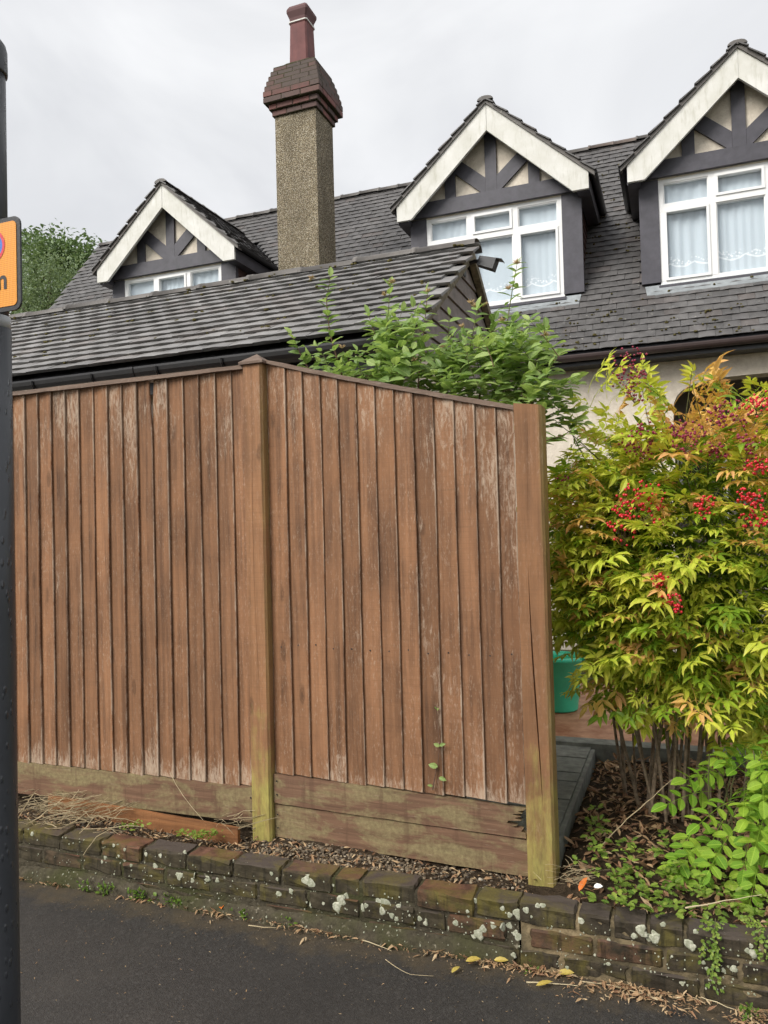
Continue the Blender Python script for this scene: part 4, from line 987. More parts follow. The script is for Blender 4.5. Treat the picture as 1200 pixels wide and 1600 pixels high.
# ------------------------------------------------------------------ small garden structures
dk = thing('timber_path', (-.65, 3.9, .25), 'weathered grey plank path running back beside the fence post', 'path')
y = 3.10
while y < 4.52:
    wv = .135; MB().box(-.98+U(-.01, .01), -.515, y, y+wv-.008, .255, .292+U(-.003, .003)).build('plank', 'deck_grey', dk); y += wv
MB().box(-.513, -.490, 3.10, 4.52, .12, .285).build('edge_board', 'deck_grey', dk)
MB().box(-1.0, .9, 4.545, 4.66, .12, .31).build('end_beam', 'deck_grey', dk)
tag(MB().box(-1.3, 1.6, 4.68, 6.4, .0, .285).build('terracotta_step', 'terracotta'), kind='structure')
tub = thing('plastic_tub', (-.70, 5.45, .29), 'green plastic garden tub half hidden behind the fence post', 'tub')
pr = [(.13, 0), (.135, .01), (.175, .34), (.190, .345), (.190, .37), (.176, .372), (.165, .34), (.125, .02)]
V = []; sg_ = 28
b = smooth(MB())
for r_, z_ in pr: V += [(-.83+r_*math.cos(6.2832*k/sg_), 5.45+r_*math.sin(6.2832*k/sg_), .29+z_) for k in range(sg_)]
b.add(V, [(i*sg_+k, i*sg_+(k+1) % sg_, (i+1)*sg_+(k+1) % sg_, (i+1)*sg_+k) for i in range(len(pr)-1) for k in range(sg_)] + [tuple(reversed(range(sg_))), tuple(range(7*sg_, 8*sg_))]).build('body', 'green_plastic', tub)
for s in (-1, 1):
    b = smooth(MB()); b.tube([(-.83+s*.18, 5.40, .64), (-.83+s*.21, 5.40, .71), (-.83+s*.21, 5.50, .71), (-.83+s*.18, 5.50, .64)], .016, 8); b.build('handle', 'green_plastic', tub)

# ------------------------------------------------------------------ plants
def stem_pts(a, b, n=5, bow=.03):
    a, b = Vector(a), Vector(b); o = Vector((U(-1, 1), U(-1, 1), U(-.3, .3)))*bow
    return [a.lerp(b, i/n) + o*math.sin(math.pi*i/n) for i in range(n+1)]
P4 = ((0, .07), (.3, 1.), (.66, .74), (1., 0.)); P5 = ((0, .08), (.18, .75), (.45, 1.), (.76, .72), (1., 0.)); PR = ((0, .12), (.12, .58), (.24, .86), (.29, .80), (.44, 1.), (.50, .93), (.64, .90), (.70, .78), (.84, .55), (1., 0.))
# --- heavenly bamboo style bush with red berries
def spray_mb(sc=1.):
    b = MB(); Lr = .17*sc; rp = []
    for i in range(5): t = i/4; rp.append(Vector((0, Lr*t, .02*t - .07*t*t)*1) if False else Vector((0, Lr*t, .02*t-.06*t*t)))
    b.tube(rp, [.0016, .0014, .0012, .001, .0008], 3, False, .3)
    def pinna(p, ang, ln, k):
        d = Vector((math.sin(ang), math.cos(ang), -.15+U(-.15, .1))).normalized(); e = p + d*ln
        b.tube([p, e], .0008, 3, False, .3)
        for da, q in ((0, e), (R(48), p.lerp(e, .72)), (-R(48), p.lerp(e, .72))) + (((R(58), p.lerp(e, .3)), (-R(58), p.lerp(e, .3))) if k else ()):
            a2 = ang + da + U(-.2, .2); dd = Vector((math.sin(a2), math.cos(a2), -.18+U(-.40, .28))).normalized()
            nr = Vector((U(-.35, .35), U(-.35, .35), 1)); L = U(.046, .074)*sc
            leaf_mb(L, U(.30, .40), .40, U(.12, .4), P4, b, M4(frame(dd, nr), q), min(1, max(.03, random.gauss(.5, .22))))
    for t, an, ln in ((.42, 52, .062), (.42, -52, .062), (.78, 46, .05), (.78, -46, .05)):
        pinna(rp[0].lerp(rp[-1], t) + Vector((0, 0, .005)), R(an+U(-9, 9)), ln*sc, 0)
    pinna(rp[-1], U(-.15, .15), .045*sc, 1)
    return b
SV = {m: [] for m in ('nandina_green', 'nandina_lime', 'nandina_amber')}
sv_b = [spray_mb(U(.85, 1.1)) for _ in range(14)]
def retint(b): return b
for m in SV: SV[m] = [b.mesh('leaf', m) for b in sv_b]
sv_t = [tpl_of(b) for b in sv_b]; sv_tint = [np.array(b.t) for b in sv_b]
NB = thing('berry_bush', (.0, 3.72, .2), 'yellow-green bush with orange leaf tips and red berry clusters right of the fence', 'bush')
POLY = [(872,770),(895,715),(950,680),(1010,675),(1060,680),(1100,660),(1150,640),(1290,625),(1290,1170),(1190,1150),(1120,1120),(1050,1105),(975,1098),(905,1080),(886,1010),(876,900)]
def inpoly(x, y, P=POLY):
    c = False; j = len(P)-1
    for i in range(len(P)):
        if (P[i][1] > y) != (P[j][1] > y) and x < (P[j][0]-P[i][0])*(y-P[i][1])/(P[j][1]-P[i][1])+P[i][0]: c = not c
        j = i
    return c
ctr = at(1075, 870, 3.78); RX, RY, RZ_ = .86, .60, .92
spr = []
tries = 0
while len(spr) < 1850 and tries < 90000:
    tries += 1
    v = Vector((random.gauss(0, 1), random.gauss(0, 1), random.gauss(0, 1))).normalized()
    if v.y > .45 and random.random() < .6: continue
    rr = U(.30, 1.)**.55 if len(spr) % 3 else U(.15, .65)
    p = ctr + Vector((v.x*RX*rr, v.y*RY*rr, v.z*RZ_*rr)); x_, y_, z_ = pix(p)
    if x_ < 1290 and not inpoly(x_, y_): continue
    if x_ < 940 and 985 < y_ < 1110 and random.random() < .62: continue
    if p.y < 2.98 or (x_ < 905 and p.y < 3.2): continue
    d = (Vector((v.x, v.y*1.1-.25, v.z*.55+.15)) + Vector((U(-.5, .5), U(-.5, .5), U(-.4, .4)))).normalized()
    spr.append((p, d, rr, y_, x_))
for (x_, y_, n_) in [(932,600,3.55),(925,578,3.6),(945,585,3.5),(962,600,3.5),(985,600,3.55),(1005,588,3.5),(1030,600,3.5),(1050,618,3.4),(1080,612,3.5),(1098,600,3.5),(1065,600,3.6),(960,630,3.5),(905,640,3.5),(890,690,3.45),(935,630,3.6),(1000,640,3.4),(1040,640,3.4),(1130,600,3.5),(1170,615,3.4),(1190,600,3.5),(1150,640,3.4),(975,655,3.4),(1015,610,3.5),(950,650,3.4),(1110,625,3.5)]:
    spr.append((at(x_, y_+14, n_), Vector((U(-.6, .6), U(-.6, .2), U(.5, 1.))).normalized(), 1., y_, x_))
for _ in range(330):
    x_, y_ = U(876, 1040), U(735, 1045)
    if not inpoly(x_, y_) or (x_ < 940 and y_ > 985): continue
    spr.append((at(x_, y_, U(3.3, 3.75)), Vector((U(-.9, .4), U(-1., -.1), U(-.1, .6))).normalized(), U(.5, 1.), y_, x_))
spr.sort(key=lambda s_: pix(s_[0])[2] - .35*s_[2])
bigs = {m: Big() for m in SV}
for i, (p, d, rr, y_, x_) in enumerate(spr):
    hgt = (1130-y_)/560; k = U(0, 1)
    w_am = .08 + .28*max(0, hgt-.35) + ((.45 if x_ > 1040 else -.08) if y_ < 720 else 0)
    cl = .5+.5*math.sin(p.x*9+1.3)*math.sin(p.z*7+.5)          # patches of one colour
    if rr < .55: m = 'nandina_green'
    elif k < w_am*(.5+cl): m = 'nandina_amber'
    elif k < .70+.2*hgt: m = 'nandina_lime'
    else: m = 'nandina_green'
    M = M4(frame(d, Vector((U(-.3, .3), U(-.5, .1), 1))) @ Matrix.Rotation(U(-.6, .6), 3, 'Y'), p - d*.07, U(.6, 1.1)); q = random.randrange(14)
    if i < 290: place('leaf', SV[m][q], M, NB)
    else: bigs[m].add(sv_t[q], M, 0.); bigs[m].T[-1] = np.clip(sv_tint[q]+U(-.15, .15), .02, 1)
for m in bigs: tag(bigs[m].build('foliage', m, NB, org=tuple(WL[NB.name])), kind='stuff')
base_px = [(985,1255),(1003,1272),(1012,1285),(1032,1288),(1043,1290),(1055,1292),(1066,1290),(1078,1286),(1050,1275),(1090,1275),(1025,1268),(1120,1285),(1068,1265),(1150,1290),(1180,1270)]
for bx, by in base_px + [(b_[0]+U(-14, 14), b_[1]+U(-12, 3)) for b_ in base_px[:12]]:
    a = atz(bx, by, .20); a.y = min(a.y, 4.0); top = Vector((a.x + U(-.22, .22) + (bx-1060)*.0016, a.y + U(-.12, .2), U(1.0, 1.7)))
    b = smooth(MB()); pts = stem_pts(a - Vector((0, 0, .05)), top, 9, .05); pts = [p_ + Vector((U(-.004, .004), U(-.004, .004), 0)) for p_ in pts]
    r0 = U(.006, .0105); b.tube(pts, [r0*(1-.06*k)*(1.12 if k % 2 else 1) for k in range(10)], 7); b.build('cane', 'cane', NB)
for _ in range(34):       # thinner twigs into the crown
    a = ctr + Vector((U(-.35, .35), U(-.3, .3), U(-.35, .3))); e = a + Vector((U(-.4, .4), U(-.4, .2), U(.2, .6)))
    b = MB(); b.tube(stem_pts(a, e, 4, .03), [.004, .0035, .003, .002, .0015], 4); b.build('twig', 'twig_green', NB)
def ball_tpl(sub=1):
    bm = bmesh.new(); bmesh.ops.create_icosphere(bm, subdivisions=sub, radius=1.); b = MB()
    b.add([v.co.copy() for v in bm.verts], [tuple(v.index for v in f.verts) for f in bm.faces]); bm.free(); return tpl_of(b)
BALL2, BALL1 = ball_tpl(2), ball_tpl(1)
for (x_, y_, n_, w_, h_, m, cnt) in [(1000,787,3.20,40,34,'berry_red',85),(975,820,3.18,22,36,'berry_red',45),(1105,793,3.15,17,17,'berry_red',42),(1172,778,3.12,20,16,'berry_red',45),(1182,806,3.1,22,20,'berry_red',50),(1034,912,3.12,18,20,'berry_red',38),(1053,942,3.08,14,16,'berry_red',34),(1186,727,3.15,22,14,'berry_red',45),
                              (985,578,3.5,34,36,'berry_dark',90),(1012,690,3.3,40,28,'berry_dark',80),(1075,682,3.25,30,26,'berry_dark',70),(1140,650,3.3,30,24,'berry_dark',60),(1172,700,3.2,18,28,'berry_dark',45),(1190,632,3.3,26,18,'berry_red',50),(995,610,3.45,20,20,'berry_dark',30),(878,755,3.35,12,14,'berry_dark',26),(1120,705,3.25,18,16,'berry_dark',30)]:
    c = at(x_, y_, n_); s_ = n_/1200; big = Big()
    for k in range(cnt):
        u_ = random.random()**.65; th = U(0, 6.283)
        o = RT*(w_*s_*u_*math.cos(th)) + UP*(h_*s_*u_*math.sin(th)) + FW*U(-.03, .03)
        big.add(BALL2 if n_ < 3.4 else BALL1, M4(Matrix.Identity(3), c+o, U(.0046, .0064)), U(.02, 1))
    o = tag(big.build('berry_cluster', m, NB, org=tuple(c), smooth_=True), kind='stuff')
    b = MB(); ax0 = c - UP*(h_*s_*.9) + FW*.03
    for k in range(8): b.tube(stem_pts(ax0, c + RT*U(-w_, w_)*s_*.8 + UP*U(-h_, h_)*s_*.8, 3, .01), .001, 3, False)
    b.build('stalk', 'twig_brown', o)
# --- honeysuckle leaning over the fence
HN = thing('honeysuckle_shrub', (-1.0, 3.5, .2), 'green honeysuckle shrub spilling over the right fence panel', 'shrub')
hl = [leaf_mb(1., U(.52, .66), .28, U(.05, .35), P5, None, None, .0) for _ in range(6)]
for b in hl: b.t = [U(.1, .9)]*len(b.v)
hme = [b.mesh('leaf', 'honeysuckle_leaf') for b in hl]; htp = [tpl_of(b) for b in hl]; hleaves = []
def hstem(pts, rad, step=.045, big_=(.062, .098), start=.2, build=True):
    b = MB(); n = len(pts); b.tube(pts, [rad*(1-.75*i/(n-1)) for i in range(n)], 5)
    if build: b.build('stem', random.choice(['twig_brown', 'twig_green']), HN)
    L = [0.]
    for a, c in zip(pts[:-1], pts[1:]): L.append(L[-1]+(c-a).length)
    s_ = L[-1]*start; k = 0
    while s_ < L[-1]:
        for i in range(n-1):
            if L[i] <= s_ <= L[i+1]: f_ = (s_-L[i])/max(1e-6, L[i+1]-L[i]); p = pts[i].lerp(pts[i+1], f_); d = (pts[i+1]-pts[i]).normalized(); break
        az = U(0, 6.28)
        si = Vector((math.cos(az), math.sin(az)*.8-.3, 0)).normalized()
        for s in (-1, 1):
            dd = (si*s + d*U(.25, .8) + Vector((0, 0, U(-.25, .25)))).normalized()
            hleaves.append((p, dd, Vector((U(-.5, .5), U(-.9, .1), 1)), U(*big_)*(1-.35*s_/L[-1])))
        s_ += step*U(.8, 1.25); k += 1
    hleaves.append((pts[-1], (d+Vector((U(-.3, .3), U(-.3, .3), 0))).normalized(), Vector((U(-1, 1), -.6, .6)), U(*big_)*.6))
ST = [[(560,660,3.5),(535,590,3.48),(515,520,3.46),(510,470,3.45),(516,432,3.45)], [(520,640,3.45),(490,590,3.42),(470,555,3.4),(455,522,3.4)], [(545,650,3.5),(525,600,3.47),(508,560,3.46),(495,540,3.46)],
      [(615,660,3.5),(600,590,3.46),(604,520,3.45),(610,445,3.45)], [(650,660,3.5),(655,580,3.48),(662,520,3.46),(668,458,3.45)], [(700,660,3.45),(716,590,3.42),(735,540,3.42),(746,482,3.42)],
      [(760,680,3.4),(775,600,3.42),(790,520,3.45),(800,455,3.47),(808,412,3.48)], [(790,690,3.4),(820,610,3.4),(840,560,3.4),(852,512,3.4)], [(820,700,3.3),(855,650,3.35),(880,640,3.4),(905,640,3.42)],
      [(640,660,3.55),(620,580,3.55),(585,520,3.55),(575,490,3.55)], [(700,660,3.5),(690,590,3.5),(700,530,3.5),(702,492,3.5)], [(820,700,3.3),(850,690,3.3),(880,680,3.32),(893,672,3.34)], [(560,640,3.45),(575,600,3.42),(560,570,3.4)],
      [(800,680,3.35),(850,600,3.38),(868,560,3.4)], [(740,670,3.5),(760,560,3.5),(772,500,3.5)]]
for s_ in ST:
    hstem([at(*q) for q in s_], .005, .030, (.066, .10))
for _ in range(330):
    cx_, cy_ = random.choice([(640,590),(690,580),(740,575),(790,580),(825,600),(700,610),(770,620),(600,600),(660,560),(610,560),(640,530),(730,530),(790,530),(830,560),(765,545),(575,600)])
    n_ = U(3.22, 3.75); a = at(cx_+random.gauss(0, 34), cy_+random.gauss(0, 26)+14, n_)
    if a.y < 3.16: continue
    e = a + Vector((U(-.13, .13), U(-.10, .08), U(.03, .2)))
    ex, ey, _z = pix(e); lim = 555 if ex < 578 else (478 if ex < 655 else (550 if ex < 700 else (528 if ex < 765 else (505 if ex < 860 else 560))))
    if ey < lim - 8 or random.random() < .15: continue
    hstem(stem_pts(a, e, 4, .02), .0025, .046, start=.05, build=_ % 6 == 0)
for _ in range(14):
    a = at(855+random.gauss(0, 16), 640+random.gauss(0, 25), U(3.3, 3.5)); hstem(stem_pts(a, a+Vector((U(-.1, .16), U(-.08, .05), U(-.06, .12))), 4, .02), .002, .045, start=.05, build=False)
hleaves = [h for h in hleaves if h[0].y > 3.15 or h[0].z > 2.4]
hleaves.sort(key=lambda q: pix(q[0])[2])
bg_ = Big(); nb = 0
for i, (p, d, nn, L) in enumerate(hleaves):
    M = M4(frame(d, nn), p, L); k = random.randrange(6)
    if i < 295: place('leaf', hme[k], M, HN)
    else: bg_.add(htp[k], M, U(.05, 1)); nb += 1
if nb: tag(bg_.build('foliage', 'honeysuckle_leaf', HN, org=tuple(WL[HN.name])), kind='stuff')
for (x_, y_) in [(668,452),(743,476),(735,470),(757,474),(808,408),(722,508),(487,432),(602,458),(852,520),(865,560),(535,540),(612,438),(690,540),(845,508),(795,448),(785,498),(648,560),(560,558)]:
    c = at(x_, y_+4, 3.44); b = MB()
    for k in range(11):
        d = Vector((U(-1, 1), U(-1, .6), U(.1, 1.2))).normalized(); b.tube([c, c+d*.012, c+d*U(.018, .026)], [.0015, .003, .001], 4)
    b.build('flower_head', 'flower_buff', HN)
# --- pinnate-leaved plant at the right
RS = thing('leafy_plant', (.45, 3.2, .2), 'bright green plant with rounded toothed leaflets at the lower right', 'plant')
def rose_mb(sc):
    b = MB(); L = .20*sc; rp = [Vector((0, L*t, .03*t-.10*t*t)) for t in (0, .25, .5, .75, 1.)]; b.tube(rp, .0013, 3, False, .4)
    for t in (.30, .52, .74, .92):
        for s in (-1, 1):
            a = R(68+U(-8, 8))*s; d = Vector((math.sin(a), math.cos(a), -.18+U(-.25, .1))).normalized()
            q = rp[0].lerp(rp[-1], t); q.z = .03*t-.10*t*t
            leaf_mb(U(.052, .07)*sc, U(.58, .7), .22, U(.05, .25), PR, b, M4(frame(d, Vector((U(-.25, .25), U(-.25, .25), 1))), q + d*.004), U(.15, .95))
    leaf_mb(.07*sc, .6, .22, .2, PR, b, M4(frame(Vector((0, 1, -.4)), Vector((0, .3, 1))), rp[-1]), U(.3, .9)); return b
rv = [rose_mb(U(.72, 1.02)).mesh('leaf', 'rose_leaf') for _ in range(7)]
rpos = [(1110,1290,3.2,-.5,-.6),(1100,1330,3.1,-.3,-.8),(1140,1340,3.05,-.1,-1.),(1150,1290,3.1,0,-.8),(1120,1270,3.2,-.5,.1),(1180,1310,3.05,.1,-.8),(1140,1250,3.2,-.3,.3),(1175,1250,3.15,-.2,.0),(1110,1230,3.3,-.4,.4),(1150,1210,3.25,-.2,.4),(1190,1200,3.2,-.3,.3),(1090,1255,3.3,-.7,.2),
        (1060,1310,3.2,-.6,-.5),(1165,1180,3.3,-.4,.1),(1195,1160,3.3,-.3,-.2),(1130,1180,3.4,-.4,.2),(1185,1340,3.0,.1,-.7),(1200,1270,3.05,.0,-.6),(1210,1330,3.0,0,-.7),(1105,1200,3.4,-.5,.1),(1075,1330,3.15,-.5,-.3),(1160,1360,3.0,-.1,-.9),(1125,1310,3.1,-.4,-.4)]
for k in range(16): rpos.append((U(1130, 1240), U(1170, 1330), U(3.1, 3.45), U(-.5, .3), U(-.7, .4)))
for (x_, y_, n_, dx, dz) in rpos:
    x_ += 26
    d = Vector((dx+U(-.2, .2), -.75+U(-.2, .2), dz*.8)).normalized(); p = at(x_, y_-18, n_+.04)
    place('leaf', random.choice(rv), M4(frame(d, Vector((U(-.2, .2), -.55, 1))), p), RS)
for k in range(9):
    a = atz(U(1110, 1215), U(1330, 1370), .2); a = Vector((a.x, max(3.05, a.y), .18)); b = MB(); b.tube(stem_pts(a, at(U(1090, 1210), U(1170, 1290), U(3.15, 3.35)), 6, .06), [.005, .0045, .004, .0035, .003, .0025, .002], 5); b.build('stem', 'twig_green', RS)
# --- seedling growing up the fence
SD = thing('seedling', (-1.02, 3.02, .45), 'thin reddish seedling with small green leaves against the right fence panel', 'seedling')
sp_ = [at(x_, y_, 3.045) for x_, y_ in ((676,1234),(679,1215),(684,1195),(687,1165),(684,1140),(682,1105))]
b = MB(); b.tube(sp_, [.0028, .0026, .0022, .002, .0015, .001], 5); b.build('stem', 'twig_brown', SD)
for (x_, y_, dx, dz, L) in ((684,1198,-1,.3,.035),(686,1215,1,-.1,.03),(687,1165,1,.5,.026),(687,1166,-1,.5,.024),(676,1228,-.6,.2,.02),(683,1110,.4,.8,.012),(682,1108,-.4,.8,.012)):
    place('leaf', random.choice(hme), M4(frame(Vector((dx, -.4, dz)), Vector((0, -1, .5))), at(x_, y_, 3.04), L*1.1), SD)

# --- trees beyond the garage
def tree(label, px, n, top_px, wid, leafm, cnt, lsz, name, squash=1., layers=7):
    c0_ = at(*px, n); t0 = at(*top_px, n); T = thing(name, (c0_.x, n, 0), label, 'tree', 'trees beyond the garage')
    H = t0.z; b = smooth(MB()); b.tube([(c0_.x, n, -.2), (c0_.x+.1, n, H*.35), (c0_.x-.1, n, H*.65), (c0_.x, n, H*.93)], [.22, .17, .10, .03], 8)
    limbs = []
    for k in range(10):
        z_ = H*U(.4, .85); a = U(0, 6.28); e = Vector((c0_.x+math.cos(a)*wid*U(.4, .8), n+math.sin(a)*wid*U(.4, .8), z_+U(.4, 1.6))); s_ = Vector((c0_.x, n, z_))
        b.tube([s_, s_.lerp(e, .5)+Vector((0, 0, .15)), e], [.06, .04, .015], 5); limbs.append(e)
    b.build('trunk', 'bark', T)
    lt = tpl_of(leaf_mb(1., .55, .2, .2, ((0, .2), (.5, 1.), (1., 0.)))); big = Big()
    cl = []
    for k in range(55):
        a = U(0, 6.28); h = U(.42, 1.)**.8; rr = wid*math.sqrt(max(.04, 1-((h-.66)/.36)**2))*U(.25, 1.)
        cl.append((Vector((c0_.x+math.cos(a)*rr, n+math.sin(a)*rr, H*h - .3)), U(.45, .95)*squash))
    for i in range(cnt):
        c_, r_ = random.choice(cl); v = Vector((random.gauss(0, 1), random.gauss(0, 1), random.gauss(0, .7))); v = v.normalized()*r_*U(.3, 1.)**.5
        big.add(lt, M4(frame(Vector((U(-1, 1), U(-1, 1), U(-1, .6))), Vector((U(-1, 1), U(-1, 1), 1))), c_+v, lsz*U(.7, 1.3)), U(.05, 1))
    tag(big.build('crown', leafm, T, org=tuple(WL[T.name])), kind='stuff')
tree('dark green broadleaf tree left of the far dormer', (112, 450), 20., (118, 378), 2.4, 'tree_leaf', 15000, .17, 'broadleaf_tree')
tree('tall dark tree whose crown shows beside the amber sign', (58, 440), 22., (60, 366), 2.2, 'tree_leaf', 9000, .17, 'broadleaf_tree')
tree('pale feathery birch in front of the darker trees', (78, 470), 17., (80, 392), 1.5, 'birch_leaf', 13000, .085, 'birch_tree', .8)

# ------------------------------------------------------------------ ground cover and litter
def scatter(name, label, cat, m, tpls, items, org):
    big = Big()
    for M, t in items: big.add(random.choice(tpls), M, t)
    return tag(big.build(name, m, None, org=org), label, cat, kind='stuff')
wtp = [tpl_of(leaf_mb(1., U(.6, .95), .2, U(.1, .4), ((0, .12), (.25, .8), (.38, .55), (.58, 1.), (.72, .55), (.84, .62), (1., 0.)))) for _ in range(4)]
ltp = [tpl_of(leaf_mb(1., U(.22, .4), U(-.5, .9), U(-.5, .6), P4)) for _ in range(6)]
items = []
for k in range(125):          # rosettes of small weeds
    if k < 75: q = atz(random.gauss(1035, 50), random.gauss(1385, 28), .21)
    elif k < 92: q = atz(random.gauss(925, 25), random.gauss(1330, 18), .23)
    else: q = atz(U(1100, 1230), U(1370, 1470), .21)
    x_, y_ = q.x, max(2.79, q.y)
    if y_ > 4.2 or x_ < -.42: continue
    p = Vector((x_, y_, soilz(x_, y_)+.005)); hh = U(.01, .085)
    for j in range(random.randint(4, 8)):
        a = U(0, 6.28); d = Vector((math.cos(a), math.sin(a), U(-.2, .8)))
        items.append((M4(frame(d, Vector((U(-.3, .3), -.3, 1))), p+Vector((math.cos(a)*.01, math.sin(a)*.01, hh)), U(.016, .034)), min(1, max(.02, random.gauss(.5, .25)))))
scatter('ground_weeds', 'low green weeds growing over the wall top below the bush', 'weeds', 'weed_leaf', wtp, items, (.3, 3., .2))
items = []
for (x_, y_, sd, c) in ((215,1290,10,26),(285,1302,5,16),(310,1305,9,50),(330,1303,8,40),(195,1290,6,14),(470,1350,0,0)):      # seedlings along the left wall top
    for k in range(c):
        q = atz(x_+random.gauss(0, sd), y_+random.gauss(0, 2), .22); d = Vector((U(-1, 1), U(-1, .5), U(0, .8)))
        items.append((M4(frame(d, (U(-.3, .3), -.3, 1)), Vector((q.x, q.y, .205+U(0, .03))), U(.012, .022)), U(.45, 1)))
for (x_, y_, c) in ((170,1370,26),(195,1378,40),(240,1390,46),(280,1400,22),(300,1395,24),(395,1418,16),(465,1432,12),(30,1345,8),(1170,1590,26),(835,1515,8)):
    for k in range(c):
        q = atz(x_+random.gauss(0, 9), y_+random.gauss(0, 3), .01); d = Vector((U(-.6, .6), U(-.9, .1), U(.1, 1.2)))
        items.append((M4(frame(d, (U(-.3, .3), -.5, 1)), Vector((q.x, min(q.y, 2.715), U(0, .045))), U(.010, .020)), U(.05, .6)))
scatter('wall_weeds', 'tiny weeds sprouting along the older brick wall', 'weeds', 'weed_leaf', wtp, items, (-2., 2.75, .1))
# dry leaf litter under the bush
items = []
for k in range(4300):
    x_, y_ = (U(-.48, 1.3), U(3.2, 4.53)) if k < 3400 else (U(-.45, 1.4), U(2.82, 3.25))
    p = Vector((x_, y_, soilz(x_, y_) + U(0, .03)))
    a = U(0, 6.28); items.append((M4(frame((math.cos(a), math.sin(a), U(-.25, .35)), (U(-.6, .6), U(-.6, .6), 1)), p, U(.025, .06)), random.betavariate(1.6, 1.9)))
for k in range(800):
    x_ = U(-3.5, -.55); y_ = U(2.86, 3.04); a = U(0, 6.28); items.append((M4(frame((math.cos(a), math.sin(a), U(-.2, .3)), (U(-.6, .6), U(-.6, .6), 1)), Vector((x_, y_, soilz(x_, y_)+U(.005, .02))), U(.012, .035)), U(.2, 1)))
scatter('leaf_litter', 'dry brown fallen leaves under the bush and along the wall', 'leaf litter', 'dry_leaf', ltp, items, (0, 3.5, .2))
items = []
for (x_, y_, sx_, sy_, c) in ((60,1362,14,5,40),(95,1378,18,5,60),(230,1402,26,5,70),(345,1420,22,8,110),(520,1455,34,7,150),(690,1488,26,6,60),(770,1500,30,8,120),(840,1515,30,8,150),(965,1545,40,9,240),(1030,1560,36,8,120),(1075,1580,20,6,60),(1170,1592,20,8,120),(450,1440,30,5,40),(635,1478,22,6,40)):
    for k in range(c):
        q = atz(random.gauss(x_, sx_), random.gauss(y_, sy_), 0.); a = U(0, 6.28)
        if q.y > 2.715: q.y = 2.715
        items.append((M4(frame((math.cos(a), math.sin(a), U(-.1, .25)), (U(-.5, .5), U(-.5, .5), 1)), Vector((q.x, q.y, U(.003, .014))), random.choice((U(.006, .014), U(.012, .035)))), random.betavariate(2, 1.6)))
for k in range(420):
    q = Vector((U(-2.4, 1.6), 2.7 - abs(random.gauss(0, .45)), 0)); a = U(0, 6.28)
    items.append((M4(frame((math.cos(a), math.sin(a), 0), (0, 0, 1)), Vector((q.x, q.y, .004)), U(.004, .011)), U(.4, 1)))
scatter('pavement_litter', 'dry leaf scraps gathered on the tarmac along the foot of the wall', 'leaf litter', 'dry_leaf', ltp, items, (-.5, 2.6, 0))
# pebbles between wall and fence
bm = bmesh.new(); bmesh.ops.create_icosphere(bm, subdivisions=1, radius=1.); base_v = [v.co.copy() for v in bm.verts]; base_f = [tuple(v.index for v in f.verts) for f in bm.faces]; bm.free()
ptp = []
for k in range(5): ptp.append(tpl_of(MB().add([Vector((v.x*U(.8, 1.2), v.y*U(.7, 1.1), v.z*U(.5, .8))) for v in base_v], base_f)))
items = []
for k in range(4000):
    x_, y_ = U(-3.7, -.6), U(2.85, 3.12); 
    if k > 3000: x_ = U(-1.8, -1.0); y_ = U(2.86, 3.04)
    s_ = random.choice((U(.003, .006), U(.004, .009), U(.006, .013) if k % 5 == 0 else .004))
    items.append((M4(Matrix.Rotation(U(0, 6.28), 3, 'Z'), Vector((x_, y_, soilz(x_, y_)+s_*.2)), s_), min(1, random.betavariate(1.4, 2.8))))
scatter('gravel', 'fine gravel and grit between the brick wall and the fence', 'gravel', 'pebble', ptp, items, (-2, 3, .2))
# dead grass stalks
stp = []
for k in range(5):
    b = MB(); pts = [Vector((U(-.06, .06)*t*(1-t)*4, t, U(-.05, .09)*t*(1-t)*4)) for t in (0, .3, .6, 1.)]; b.tube(pts, [.014, .012, .010, .005], 3); stp.append(tpl_of(b))
items = []
for k in range(295):
    if k < 230: x_, y_ = random.gauss(95, 42), random.gauss(1268, 17) + 0
    elif k < 255: x_, y_ = random.gauss(370, 22), random.gauss(1292, 7)
    else: x_, y_ = random.gauss(885, 16), random.gauss(1378, 6)
    q = atz(x_, y_, .22); a = random.gauss(0.3, .8)
    if q.y > 3.06: q.y = 3.06
    if q.y < 2.78: q.y = 2.78
    items.append((M4(frame((math.cos(a), math.sin(a)*.6, U(-.12, .35)), (0, 0, 1)), Vector((q.x, q.y, .215+U(0, .05))), U(.05,    .20 if k < 255 else .09)), U(.2, 1)))
scatter('dead_grass', 'pale dead grass stalks heaped on the brick wall beside the signpost', 'dead grass', 'straw', stp, items, (-3, 2.9, .22))
# single stalks, twigs and leaves one can point at
def stalk(px, label, z=.006, r=.0016, m='straw', n=None):
    pts = [(atz(x_, y_, z) if n is None else at(x_, y_, n)) for x_, y_ in px]; b = MB()
    fine = []
    for a, c in zip(pts[:-1], pts[1:]):
        k_ = max(2, int((c-a).length/.03))
        fine += [a.lerp(c, i/k_) + Vector((U(-1, 1), U(-1, 1), U(-.2, 1)))*.0025 for i in range(k_)]
    fine.append(pts[-1]); b.tube(fine, [r*(1-.65*i/(len(fine)-1))*U(.85, 1.15) for i in range(len(fine))], 5, True, U(.35, .8))
    tag(b.build('dry_stalk', m), label, 'stalk', 'single dry stalks')
stalk([(130,1336),(150,1308),(172,1296),(186,1287)], 'bent straw stalk hanging over the brick wall at far left', n=2.735, r=.0019)
stalk([(266,1208),(280,1235),(300,1262),(318,1282),(345,1305),(368,1314)], 'long pale straw leaning across the left gravel board', n=3.05, r=.0016)
stalk([(565,1470),(590,1477),(612,1486)], 'short straw lying on the tarmac below the cement fillet', r=.0022)
stalk([(602,1500),(628,1517),(642,1523),(677,1525)], 'thin bent stalk on the tarmac left of the yellow leaves', r=.0014)
